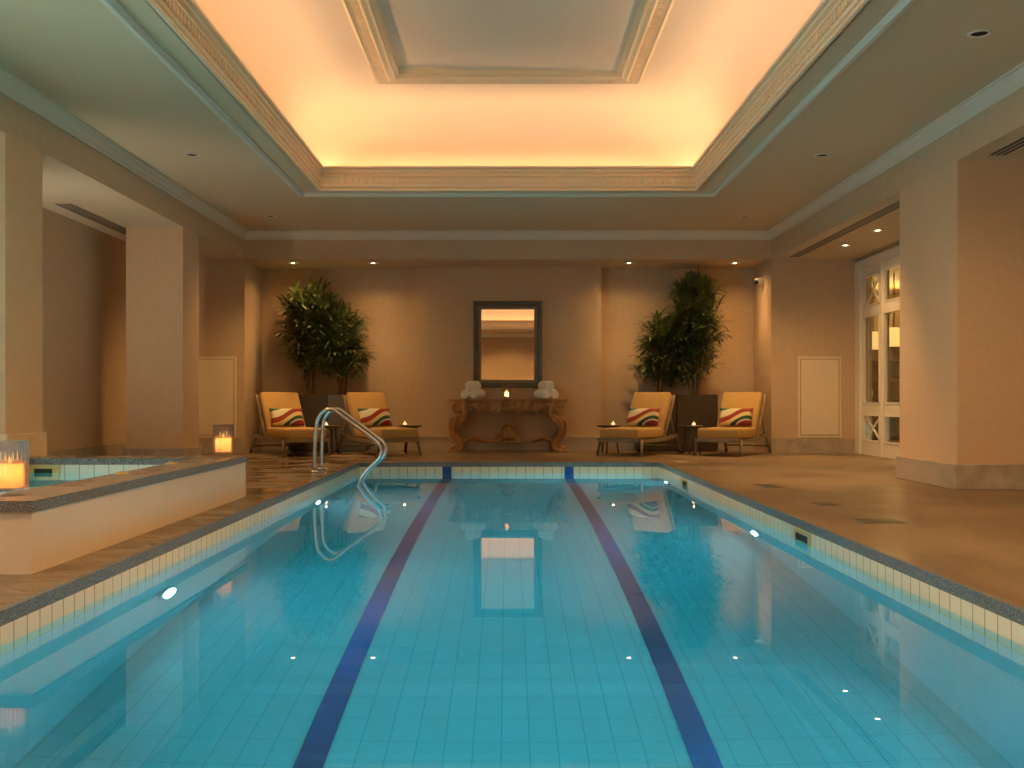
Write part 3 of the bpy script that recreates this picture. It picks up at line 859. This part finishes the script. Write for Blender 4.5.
pool_lamp(1, 3.76, .80, 'assumed unseen round lit underwater lamp nearest the camera on the door side')  # lamp out of view, assumed from its glow and the lamp spacing
pool_lamp(-1, 10.87, .80, 'assumed unseen round lit underwater lamp beside the handrail')  # lamp not seen, assumed from the spacing of the others
link_light('assumed_spa_lamp_beam', 'AREA', (-3.2, 5.5, -.1), 45, (.72, .95, 1.0), (R(90), 0, 0), shape='DISK', size=.2)  # unseen lamp without a fitting, assumed for the turquoise spa water

def skimmer(name, x, y, z0, z1, w_, axis, label):
    t = thing(name, label, 'skimmer', (x, y, z0))
    h = z1 - z0
    mb = MB(); mb2 = MB()
    fr = .028
    if axis == 'y':      # on a side wall
        mb.box(-.008, .012, -w_ / 2, w_ / 2, h - fr, h); mb.box(-.008, .012, -w_ / 2, w_ / 2, 0, fr)
        mb.box(-.008, .012, -w_ / 2, -w_ / 2 + fr * 2, fr, h - fr); mb.box(-.008, .012, w_ / 2 - fr * 2, w_ / 2, fr, h - fr)
        mb2.box(-.003, .0, -w_ / 2 + fr, w_ / 2 - fr, fr, h - fr)
    else:
        mb.box(-w_ / 2, w_ / 2, -.012, .008, h - fr, h); mb.box(-w_ / 2, w_ / 2, -.012, .008, 0, fr)
        mb.box(-w_ / 2, -w_ / 2 + fr * 2, -.012, .008, fr, h - fr); mb.box(w_ / 2 - fr * 2, w_ / 2, -.012, .008, fr, h - fr)
        mb2.box(-w_ / 2 + fr, w_ / 2 - fr, -.004, .0, fr, h - fr)
    mb.build('frame', M['brass'], t)
    mb2.build('opening', M['dark'], t)
skimmer('skimmer', PX1, 7.25, -.19, -.062, .42, 'y', 'gold framed skimmer opening in the waterline tiles halfway along the door side')
skimmer('skimmer', PX1, 12.05, -.19, -.062, .42, 'y', 'gold framed skimmer opening in the waterline tiles near the far corner')
skimmer('skimmer', -3.73, IY1 - .004, .15, .285, .26, 'x', 'gold framed skimmer opening inside the spa')

def deck_plate(x, y, wx, wy, mat, label):
    t = thing('deck_cover', label, 'deck cover', (x, y, 0))
    mb = MB(); mb.box(-wx / 2, wx / 2, -wy / 2, wy / 2, -.004, .003, bev=.001, seg=1); mb.build('frame', M['granite'], t)
    mb = MB(); mb.box(-wx / 2 + .02, wx / 2 - .02, -wy / 2 + .02, wy / 2 - .02, .0, .005, bev=.001, seg=1); mb.build('lid', mat, t)
M['lid'] = stone('deck_lid_stone', (.055, .04, .027), (.09, .065, .042), 6, .4, .6, None, .2)
M['lid2'] = stone('light_lid_stone', (.36, .28, .19), (.45, .36, .25), 6, .4, .6, None, .2)
deck_plate(2.47, 7.22, .29, .27, M['lid'], 'dark square deck cover nearest the camera on the door side')
deck_plate(2.47, 8.40, .19, .26, M['lid'], 'dark square deck cover second along the door side')
deck_plate(2.45, 10.2, .2, .45, M['lid'], 'dark deck cover level with the wide column')
deck_plate(2.27, 14.25, .24, .5, M['lid2'], 'pale deck cover by the far corner of the pool')
for (x, y, lab) in ((-2.435, 6.84, 'small brass air button on the spa ledge nearer the tall candle'), (-2.46, 7.92, 'small brass air button on the spa ledge nearer the far corner')):
    mb = MB(); mb.lathe([(.045, 0), (.045, .004), (.03, .010), (.012, .016), (.001, .017)], 20, cap1=False)
    tag(mb.build('air_button', M['brass'], loc=(x, y, ZL + .001)), lab, 'button')

# handrails
hr = thing('pool_handrail', 'curved steel handrail pair going into the pool at the spa side', 'handrail', (0, 12.2, 0))
pts = [(-2.18, 0), (-2.172, .25), (-2.155, .52), (-2.12, .63), (-2.05, .695), (-1.975, .705), (-1.91, .665), (-1.70, .51), (-1.50, .36), (-1.44, .29), (-1.425, .225), (-1.455, .148), (-1.56, .045), (-1.64, -.05), (-1.72, -.2), (-1.80, -.5), (-1.82, -.75), (PX0, -.78)]
for dy in (0, .45):
    mb = MB(); mb.tube(catmull([(x, dy, z) for x, z in pts], 5), .021, 12); mb.build('rail', M['steel'], hr)
    mb = MB(); mb.lathe([(.055, 0), (.055, .012), (.03, .022), (.022, .03)], 20, c=(-2.18, dy, 0)); mb.build('flange', M['steel'], hr)

# ================================================================== CONSOLE, MIRROR, TOWELS
YT = 17.23            # table centre depth
ct = thing('console_table', 'carved walnut console table with scrolled legs under the mirror', 'table', (-.005, YT, 0))
mb = MB()
mb.box(-.925, .925, -.24, .255, .795, .812, bev=.004); mb.box(-.94, .94, -.255, .255, .81, .832, bev=.007)
mb.build('table_top', M['console'], ct)
def spiral(cx, cz, r0, turns, sgn, y, n=26, a0=0):
    return [(cx + sgn * r0 * (1 - k / n * .85) * math.cos(a0 + 2 * PI * turns * k / n), y, cz + r0 * (1 - k / n * .85) * math.sin(a0 + 2 * PI * turns * k / n)) for k in range(n + 1)]
for fy in (-.19, .19):
    for sx in (-1, 1):
        mb = MB()
        path = [(.72, .79), (.68, .68), (.675, .60), (.72, .53), (.81, .47), (.86, .39), (.845, .29), (.785, .19), (.73, .12), (.74, .06), (.80, .035)]
        rad = [.055, .058, .054, .062, .08, .078, .066, .055, .05, .05, .044]
        mb.tube(catmull([(sx * x, fy, z) for x, z in path], 5), lerp_list(rad, 5), 10)
        mb.tube(spiral(sx * .80, .70, .075, 1.6, sx, fy - .01, a0=PI * .5), lerp_list([.04, .028], 26), 8)
        mb.tube(spiral(sx * .86, .05, .045, 1.2, sx, fy, a0=PI), lerp_list([.032, .022], 26), 8)
        for k in range(5):       # acanthus ribs on the knee
            a = k / 4
            p = [(sx * (.70 + .05 * k), fy - .045, .60 - .02 * k), (sx * (.77 + .035 * k), fy - .075, .53 - .03 * k), (sx * (.85), fy - .06, .44 - .035 * k)]
            mb.tube(catmull(p, 4), .014, 6)
        mb.box(sx * .86 - .085, sx * .86 + .085, fy - .05, fy + .05, 0, .022, bev=.008)
        mb.build('leg', M['console'], ct)
# apron
mb = MB()
top, outl = .797, []
N = 60
for k in range(N + 1):
    x = -.74 + 1.48 * k / N
    u = abs(x)
    z = .70 - .02 * math.cos(u * 24) - .045 * math.exp(-((u - .44) / .08) ** 2) - .06 * math.exp(-((u - .12) / .06) ** 2) + .03 * math.exp(-((u - .29) / .05) ** 2)
    outl.append((x, z))
poly = outl + [(.74, top), (-.74, top)]
mb.prism(poly, -.20, -.16)
for sx in (-1, 1):
    for (cx, cz, r0, a0) in ((.62, .69, .07, 0), (.28, .70, .06, PI), (.165, .655, .045, PI * .5), (.50, .735, .035, 0), (.39, .735, .035, PI)):
        mb.tube(spiral(sx * cx, cz, r0, 1.5, sx, -.205, a0=a0), lerp_list([.026, .016], 26), 8)
    mb.tube(catmull([(sx * .60, -.21, .76), (sx * .50, -.215, .70), (sx * .44, -.22, .665), (sx * .36, -.215, .71), (sx * .26, -.21, .765)], 5), .02, 8)
    mb.lathe([(.0, -.03), (.02, -.02), (.026, 0), (.018, .02), (0, .03)], 10, c=(sx * .46, -.205, .635))
mb.box(-.115, .115, -.225, -.18, .655, .79, bev=.02, seg=3)
mb.tube(catmull([(-.1, -.23, .70), (0, -.24, .675), (.1, -.23, .70)], 6), .022, 8)
mb.tube(catmull([(-.08, -.235, .76), (0, -.24, .745), (.08, -.235, .76)], 6), .014, 8)
for sx in (-1, 1): mb.box(min(sx * .70, sx * .74), max(sx * .70, sx * .74), -.18, .2, .70, .797)
mb.box(-.74, .74, .16, .2, .70, .797)
mb.build('apron', M['console'], ct)
# stretcher with shell
mb = MB()
for sx in (-1, 1):
    mb.tube(catmull([(sx * .75, -.19, .12), (sx * .66, -.13, .19), (sx * .54, -.08, .225), (sx * .40, -.05, .18), (sx * .20, -.02, .165), (0, 0, .165)], 6), lerp_list([.03, .035, .04, .032, .03, .03], 6), 8, flat=.8)
    mb.tube(catmull([(sx * .75, .19, .12), (sx * .60, .10, .19), (sx * .40, .04, .17), (0, 0, .165)], 6), .028, 8)
    mb.tube(spiral(sx * .14, .205, .045, 1.5, sx, -.02, a0=0), lerp_list([.03, .02], 26), 8)
mb.box(-.2, .2, -.06, .06, .135, .165, bev=.008)
mb.build('stretcher', M['console'], ct)
mb = MB()
for k in range(9):
    a = R(20 + 140 * k / 8)
    p = [(0, -.02, .20), (.07 * math.cos(a), -.06, .20 + .09 * math.sin(a)), (.115 * math.cos(a), -.05, .20 + .18 * math.sin(a)), (.13 * math.cos(a), -.02, .20 + .215 * math.sin(a))]
    mb.tube(catmull(p, 4), lerp_list([.016, .024, .028, .016], 4), 8)
mb.lathe([(0, -.05), (.05, -.04), (.075, 0), (.05, .04), (0, .05)], 14, c=(0, -.02, .24))
mb.tube(catmull([(-.115, -.04, .36), (-.06, -.05, .41), (0, -.055, .435), (.06, -.05, .41), (.115, -.04, .36)], 5), .02, 8)
mb.build('shell_carving', M['console'], ct)

mr = thing('mirror', 'rectangular wall mirror in a stepped dark pewter frame above the console', 'mirror', (-.005, YP, 1.015))
W2, H = .552, 1.39
def vframe(hw, h, z0, fw, y0, y1, bev=.008):
    m_ = MB()
    prof = [(0, y0), (0, y1), (fw * .25, y1 - .012), (fw * .6, y1 - .006), (fw, y1 + .01), (fw, y0)]
    rings = []
    for cx, cz, dx, dz in ((-hw, z0, 1, 1), (hw, z0, -1, 1), (hw, z0 + h, -1, -1), (-hw, z0 + h, 1, -1)):
        rings.append([(cx + dx * u, y, cz + dz * u) for u, y in prof])
    m_.ring(rings, True, closed_v=True, smooth=False)
    return m_
vframe(W2, H, 0, .075, 0, -.055).build('outer_frame', M['pewter'], mr)
vframe(W2 - .072, H - .144, .072, .055, 0, -.035).build('inner_frame', M['pewter2'], mr)
mb = MB(); mb.box(-W2 + .12, W2 - .12, -.014, -.006, .12, H - .12); mb.build('mirror_glass', M['mirror'], mr)

def towel_roll():
    m_ = MB()
    r, L = .077, .28
    prof = [(.001, 0), (r * .6, 0), (r - .016, .004), (r - .004, .014), (r, .03), (r, L - .03), (r - .004, L - .014), (r - .016, L - .004), (.001, L)]
    m_.lathe(prof, 24, cap0=False, cap1=False)
    for z in (-.002, L + .002):
        n = 70
        m_.tube([((.068 - .060 * k / n) * math.cos(8 * PI * k / n), (.068 - .060 * k / n) * math.sin(8 * PI * k / n), z) for k in range(n + 1)], .0065, 6)
    bmesh.ops.transform(m_.bm, matrix=Matrix.Rotation(R(-90), 4, 'X'), verts=m_.bm.verts)   # axis along +y from the front end
    return m_
src = None
ZTB = .833
TW = 'rolled white towel '
for (x, dy, dz, rz, lab) in ((-.685, 0, 0, -28, 'bottom outer in the stack on the spa side of the console'), (-.685 + .137, -.073, 0, -28, 'bottom inner in the stack on the spa side of the console'),
                         (-.685 + .068, -.036, 1, -28, 'on top of the stack on the spa side of the console'),
                         (.735 - .137, -.073, 0, 28, 'bottom inner in the stack on the door side of the console'), (.735, 0, 0, 28, 'bottom outer in the stack on the door side of the console'),
                         (.735 - .068, -.036, 1, 28, 'on top of the stack on the door side of the console')):
    lab = TW + lab
    z = ZTB + .077 + (.133 if dz else 0)
    if src is None:
        src = towel_roll().build('rolled_towel', M['towel']); o_ = src
    else:
        o_ = src.copy(); COL.objects.link(o_)
    o_.location = (x, 17.10 + dy, z); o_.rotation_euler = (0, 0, R(rz))
    tag(o_, lab, 'towel', 'rolled towels on the console')

# ================================================================== CANDLES
def hurricane(loc, r, h, label, rib=True, candle_r=.062, candle_h=.115, foot=True, clabel='', lp=1.2):
    t = thing('candle_glass', label, 'candle holder', loc)
    mb = MB()
    z0 = .028 if foot else .004
    prof = [(r * .96, z0), (r, z0 + .01), (r, h), (r - .005, h), (r - .006, z0 + .012), (.002, z0 + .010)]
    mb.lathe(prof, 168 if rib else 32, cap0=False, cap1=False, rib=.0035 if rib else 0, ribn=24 if rib else 0)
    mb.build('glass', M['ribglass'] if rib else M['glass'], t)
    mb = MB(); mb.lathe([(r * .75, 0), (r * .8, .004), (r * .5, .012), (r * .5, z0), (r * .95, z0 + .004), (r * .95, z0 + .008)], 28)
    mb.build('glass_foot', M['glass'], t)
    cz = z0 + .0125
    c = thing('candle', clabel, 'candle', (loc[0], loc[1], loc[2] + cz))
    mb = MB(); mb.lathe([(candle_r * .98, 0), (candle_r, .006), (candle_r, candle_h - .004), (candle_r - .005, candle_h), (candle_r * .7, candle_h - .012), (.002, candle_h - .016)], 28, cap1=False)
    mb.build('wax', M['wax'], c)
    mb = MB(); mb.tube([(0, 0, candle_h - .018), (.001, 0, candle_h + .004)], .0018, 6); mb.build('wick', M['black'], c)
    mb = MB(); mb.lathe([(.001, 0), (.0065, .008), (.0075, .016), (.004, .03), (.0005, .042)], 12, c=(0, 0, candle_h - .004), cap0=False, cap1=False)
    mb.build('flame', M['flame'], c)
    link_light('candle_glow', 'POINT', (loc[0], loc[1], loc[2] + cz + candle_h - .045), lp, (1, .5, .16), shadow_soft_size=.015)
hurricane((-2.42, 5.27, ZL + .001), .083, .265, 'ribbed glass candle cylinder on the spa ledge nearest the camera', clabel='lit ivory candle in the ribbed glass nearest the camera', lp=3.2)
hurricane((-2.345, 8.94, ZL + .001), .082, .265, 'ribbed glass candle cylinder at the far corner of the spa ledge', clabel='lit ivory candle in the ribbed glass at the far corner of the spa', lp=3.2)
hurricane((-.02, 17.15, ZTB), .075, .25, 'plain clear candle glass on the console table', rib=False, candle_r=.03, candle_h=.07, clabel='lit small candle in the clear glass on the console', lp=2.0)

# ================================================================== LOUNGERS
def rounded_cushion(x0, x1, y0, y1, z0, z1, bev=.03, puff=.012):
    b2 = bmesh.new()
    nx, ny = 8, 10
    m_ = MB(); m_.box(x0, x1, y0, y1, z0, z1, bev=bev, seg=3)
    return m_
def make_lounger(label, cat='lounger'):
    t = thing('sun_lounger', label, cat, group='mustard loungers along the end wall')
    W = .315
    # side rails: foot (-y) to rear (+y), gently bowed
    for sx in (-1, 1):
        mb = MB()
        x = sx * (W + .012)
        prof = [(-.52, .255), (-.30, .245), (0, .245), (.40, .265), (.78, .30), (.80, .255), (.60, .225), (.3, .205), (0, .195), (-.30, .20), (-.52, .215)]
        mb.prism([(y, z) for y, z in prof], x - .018, x + .018, axis='x')
        mb.build('side_rail', M['timber'], t)
        for (yt, zt, yb, nm) in ((-.44, .235, -.50, 'leg'), (.72, .27, .86, 'leg')):
            mb = MB()
            zb_ = 0 if yb < 0 else .03
            mb.tube([(x + sx * .004, yt, zt), (x + sx * .03, yb, zb_)], [.027, .017], 10)
            lg = mb.build('leg', M['timber'], t)
            if yb > 0:
                mb = MB()
                b3 = MB(); b3.lathe([(.012, -.014), (.034, -.012), (.036, 0), (.034, .012), (.012, .014)], 16)
                bmesh.ops.transform(b3.bm, matrix=Matrix.Translation((x + sx * .03, yb + .005, .036)) @ Matrix.Rotation(R(90), 4, 'Y'), verts=b3.bm.verts)
                b3.build('wheel', M['black'], lg)
    mb = MB()
    mb.box(-W, W, -.525, -.50, .20, .255, bev=.006)
    for y in (-.35, -.15, .05, .25, .45): mb.box(-W, W, y - .03, y + .03, .225, .245)
    mb.tube([(-W - .01, .80, .115), (W + .01, .80, .115)], .014, 8)
    mb.box(-W, W, .72, .78, .25, .29)
    mb.build('seat_frame', M['timber'], t)
    rounded_cushion(-W + .005, W - .005, -.52, .42, .25, .405, .035).build('seat_cushion', M['cushion'], t)
    # reclined back
    ang = R(31)           # from vertical
    def bk(u, v):         # u along the back from hinge, v thickness outward (towards the front)
        return (.33 + u * math.sin(ang) - v * math.cos(ang), .335 + u * math.cos(ang) + v * math.sin(ang))
    b2 = MB(); b2.box(-W + .005, W - .005, -.06, .06, .0, .665, bev=.035, seg=3)
    mat = Matrix.Translation((0, bk(0, .02)[0], bk(0, .02)[1])) @ Matrix.Rotation(-ang, 4, 'X')
    bmesh.ops.transform(b2.bm, matrix=mat, verts=b2.bm.verts)
    b2.build('back_cushion', M['cushion'], t)
    b2 = MB()
    for sx in (-1, 1): b2.box(sx * (W + .012) - .016, sx * (W + .012) + .016, .045, .085, -.12, .675, bev=.006)
    b2.box(-W, W, .065, .085, .615, .67); b2.box(-W, W, .065, .085, .3, .36)
    bmesh.ops.transform(b2.bm, matrix=mat, verts=b2.bm.verts)
    b2.build('back_frame', M['timber'], t)
    for sx in (-1, 1):
        mb = MB(); p = bk(.42, -.07); mb.tube([(sx * (W - .02), p[0], p[1]), (sx * (W - .02), .76, .27)], .011, 8)
        mb.build('prop_strut', M['timber'], t)
    return t
def pillow_mesh():
    m_ = MB()
    n = 14; Wd, Hh, T = .255, .15, .06
    for s_ in (-1, 1):
        rows = []
        for j in range(n + 1):
            row = []
            for i in range(n + 1):
                u, v = -1 + 2 * i / n, -1 + 2 * j / n
                pin = 1 - .07 * (1 - abs(u) ** 2) * abs(v) ** 3
                pin2 = 1 - .05 * (1 - abs(v) ** 2) * abs(u) ** 3
                th = T * ((1 - u ** 4) * (1 - v ** 4)) ** .6
                row.append((u * Wd * pin2, s_ * th, v * Hh * pin))
            rows.append(row)
        m_.ring(rows, False)
    bmesh.ops.remove_doubles(m_.bm, verts=m_.bm.verts, dist=.0005)
    return m_
# near foot corner (px in the survey) -> world, then the root so that corner lands there
LOUNGERS = [(-1, -3.17, 15.52, 33, 'mustard sun lounger at the outer end by the spa side wall block', 'striped pillow on the outermost lounger of the spa side'),
            (-1, -1.84, 15.52, 33, 'mustard sun lounger on the spa side next to the console table', 'striped pillow on the lounger between handrail and console table'),
            (1, 1.87, 15.52, 33, 'mustard sun lounger on the door side next to the console table', 'striped pillow on the door side lounger next to the console table'),
            (1, 3.30, 15.52, 31, 'mustard sun lounger at the outer end below the security camera', 'striped pillow on the outermost lounger of the door side')]
proto = None; pil = None
for side, cx, cy, th, lab, plab in LOUNGERS:
    rz = R(th) * (-side)
    lc = Vector((side * .327, -.52, 0))
    rot = Matrix.Rotation(rz, 3, 'Z')
    loc = Vector((cx, cy, 0)) - rot @ lc
    if proto is None:
        proto = make_lounger(lab); proto.location = loc; proto.rotation_euler = (0, 0, rz)
    else:
        dup(proto, loc, rz, lab)
    pl = loc + rot @ Vector((side * .0, .29, 0))
    if pil is None:
        pil = pillow_mesh().build('pillow', M['stripe']); q = pil
    else:
        q = pil.copy(); COL.objects.link(q)
    q.location = (pl.x, pl.y, .56)
    q.rotation_euler = (Matrix.Rotation(rz * .8, 3, 'Z') @ Matrix.Rotation(R(-28), 3, 'X')).to_euler()
    tag(q, plab, 'pillow', 'striped pillows on the loungers')

# side tables + tealights
def make_table(label):
    t = thing('side_table', label, 'side table', group='small round side tables')
    mb = MB(); mb.lathe([(.175, .405), (.185, .41), (.185, .425), (.178, .43), (.001, .43)], 28, cap1=False); mb.build('table_top', M['darktimber'], t)
    mb = MB(); mb.lathe([(.10, .385), (.12, .39), (.12, .407)], 20); mb.build('apron', M['darktimber'], t)
    for k in range(3):
        a = R(90 + 120 * k)
        mb = MB(); mb.tube([(.09 * math.cos(a), .09 * math.sin(a), .40), (.15 * math.cos(a), .15 * math.sin(a), 0)], [.018, .012], 8)
        mb.build('leg', M['darktimber'], t)
    return t
def make_votive(label, loc):
    t = thing('tealight_glass', label, 'tealight holder', loc, group='tealights on the side tables')
    mb = MB(); mb.lathe([(.030, .0), (.036, .004), (.042, .035), (.036, .065), (.034, .065), (.039, .035), (.033, .007), (.001, .006)], 20, cap0=True, cap1=False)
    mb.build('glass', M['glass'], t)
    mb = MB(); mb.lathe([(.024, .008), (.026, .012), (.026, .03), (.001, .031)], 16, cap1=False); mb.build('candle', M['tealight'], t)
    mb = MB(); mb.lathe([(.001, .03), (.005, .036), (.006, .042), (.001, .058)], 8, cap0=False, cap1=False); mb.build('flame', M['flame'], t)
    return t
tb = None; vt = None
for x, y, dx, lab, vlab in ((-2.68, 16.38, -.06, 'small dark round side table between the two spa side loungers', 'small lit tealight between the two spa side loungers'),
                        (-1.50, 16.65, -.08, 'small dark round side table behind the lounger on the spa side of the console', 'small lit tealight beside the lounger on the spa side of the console'),
                        (1.55, 16.65, .06, 'small dark round side table behind the lounger on the door side of the console', 'small lit tealight beside the lounger on the door side of the console'),
                        (2.76, 16.38, .04, 'small dark round side table between the two door side loungers', 'small lit tealight between the two door side loungers')):
    if tb is None: tb = make_table(lab); tb.location = (x, y, 0)
    else: dup(tb, (x, y, 0), R(40), lab)
    if vt is None: vt = make_votive(vlab, (x + dx, y - .03, .431))
    else: dup(vt, (x + dx, y - .03, .431), 0, vlab)
    link_light('tealight_glow', 'POINT', (x + dx, y - .03, .52), .35, (1, .5, .16), shadow_soft_size=.01)

# ================================================================== PLANTERS AND PALMS
def planter(x, y, w_, h, mat, label):
    t = thing('planter', label, 'planter', (x, y, 0))
    mb = MB()
    hw = w_ / 2
    mb.frame_sweep(-hw, hw, -hw, hw, [(0, .02), (0, h - .003), (.003, h), (.035, h), (.035, .02)])
    mb.box(-hw + .03, hw - .03, -hw + .03, hw - .03, 0, .03)
    mb.build('box', mat, t)
    mb = MB(); mb.box(-hw + .03, hw - .03, -hw + .03, hw - .03, .1, h - .05); mb.build('soil', M['soil'], t)
    return t
def palm(x, y, zb_, canes, blobs, seed, label, nf):
    """lady palm: upright canes and fans of narrow leaflets that droop at their tips"""
    rnd = random.Random(seed)
    t = thing('lady_palm', label, 'palm', (x, y, zb_))
    tops = []
    for (dx, dy, h) in canes:
        mb = MB()
        p = [(dx * .5, dy * .5, -.05), (dx * .8, dy * .8, h * .4), (dx, dy, h)]
        pp = catmull(p, 8)
        mb.tube(pp, [.02 + (.003 if k % 3 == 0 else 0) for k in range(len(pp))], 8)
        mb.build('cane', M['cane'], t)
        tops.append((dx, dy, h))
    mb = MB()
    fans = 0
    while fans < nf:
        bl = rnd.choices(blobs, weights=[b[6] for b in blobs])[0]
        # point near the shell of an ellipsoid
        v = Vector((rnd.gauss(0, 1), rnd.gauss(0, 1), rnd.gauss(0, 1))).normalized() * (rnd.random() ** .4)
        pos = Vector((bl[0] + v.x * bl[3], bl[1] + v.y * bl[4], bl[2] + v.z * bl[5]))
        if pos.y > .26 or pos.y < -.75: continue
        c = min(tops, key=lambda q: (q[0] - pos.x) ** 2 + (q[1] - pos.y) ** 2)
        zc = min(c[2], max(.25, pos.z - .12))
        root = Vector((c[0], c[1], zc))
        out = (pos - root)
        out.z *= .6
        if out.length < .02: out = Vector((rnd.uniform(-1, 1), rnd.uniform(-1, 0), .3))
        out = (out.normalized() + Vector((rnd.uniform(-.35, .35), rnd.uniform(-.45, .25), rnd.uniform(-.1, .3)))).normalized()
        mb.tube([root, (root + pos) / 2 + Vector((0, 0, .03)), pos], .004, 4, cap=False)
        side = out.cross(Vector((0, 0, 1))).normalized()
        nl = rnd.randint(7, 10)
        for k in range(nl):
            a = R(-95 + 190 * k / (nl - 1) + rnd.uniform(-6, 6))
            d = (out * math.cos(a) + side * math.sin(a)).normalized()
            L = rnd.uniform(.20, .34) * (1 - .2 * abs(a) / 1.6)
            wd = rnd.uniform(.014, .022)
            sd = d.cross(Vector((0, 0, 1)))
            if sd.length < .1: sd = Vector((1, 0, 0))
            sd.normalize()
            droop = rnd.uniform(.35, .8)
            q = []
            for s_ in (0.03, .35, .72, 1.0):
                q.append(pos + d * (L * s_) + Vector((0, 0, .06 * s_ * L / .2 - droop * L * s_ * s_)))
            for pt in q:
                pt.y = min(pt.y, .33)
            ws = (.4, 1, .9, .06)
            l = [mb.bm.verts.new(q[i] - sd * wd * ws[i] + Vector((0, 0, .004))) for i in range(4)]
            c_ = [mb.bm.verts.new(q[i]) for i in range(4)]
            r_ = [mb.bm.verts.new(q[i] + sd * wd * ws[i] + Vector((0, 0, .004))) for i in range(4)]
            for i in range(3):
                mb.bm.faces.new((l[i], c_[i], c_[i + 1], l[i + 1])).smooth = True
                mb.bm.faces.new((c_[i], r_[i], r_[i + 1], c_[i + 1])).smooth = True
        fans += 1
    mb.build('foliage', M['leaf'], t, recalc=False)
    return t
PH = .90
planter(-3.17, 17.44, .60, PH, M['planter'], 'dark bronze square planter under the tall palm on the spa side')
planter(-2.55, 17.44, .60, PH, M['planter_poollit'], 'square planter with blue pool light in its colour under the short palm on the spa side')
planter(2.36, 17.44, .60, PH, M['planter'], 'dark bronze square planter under the short palm on the door side')
planter(2.99, 17.43, .64, PH, M['planter'], 'dark bronze square planter under the tall palm on the door side')
zs = PH - .05
palm(-3.17, 17.42, zs, [(-.03, 0, 1.5), (.06, .02, 1.3), (0, -.08, 1.05), (-.1, .05, .9), (.1, -.03, .7)],
     [(.02, -.05, 1.45, .40, .34, .38, 2.2), (-.02, -.08, 1.0, .42, .34, .36, 1.8), (.05, -.05, .60, .33, .3, .28, 1.0)], 11, 'tall bushy lady palm rising behind the outer lounger on the spa side', 230)
palm(-2.66, 17.42, zs, [(.0, 0, 1.0), (.08, .03, .8), (-.06, -.05, .9), (.03, -.09, .6)],
     [(-.03, -.05, 1.05, .34, .32, .36, 1.6), (-.04, -.06, .62, .38, .34, .34, 1.8)], 23, 'short bushy lady palm in the planter tinted with pool light', 165)
palm(2.42, 17.42, zs, [(.0, 0, .95), (.08, .03, .8), (-.06, -.05, .85), (.03, -.09, .6)],
     [(.08, -.05, .95, .34, .32, .34, 1.6), (.06, -.06, .52, .40, .34, .32, 1.8)], 31, 'short bushy lady palm behind the lounger beside the console on the door side', 165)
palm(2.99, 17.42, zs, [(-.03, 0, 1.55), (.06, .02, 1.35), (0, -.08, 1.1), (-.1, .05, .9), (.1, -.03, .7)],
     [(.02, -.05, 1.55, .38, .34, .38, 2.0), (.02, -.08, 1.05, .40, .34, .40, 1.8), (-.03, -.05, .55, .32, .3, .32, 1.0)], 47, 'tall bushy lady palm rising behind the outer lounger on the door side', 230)
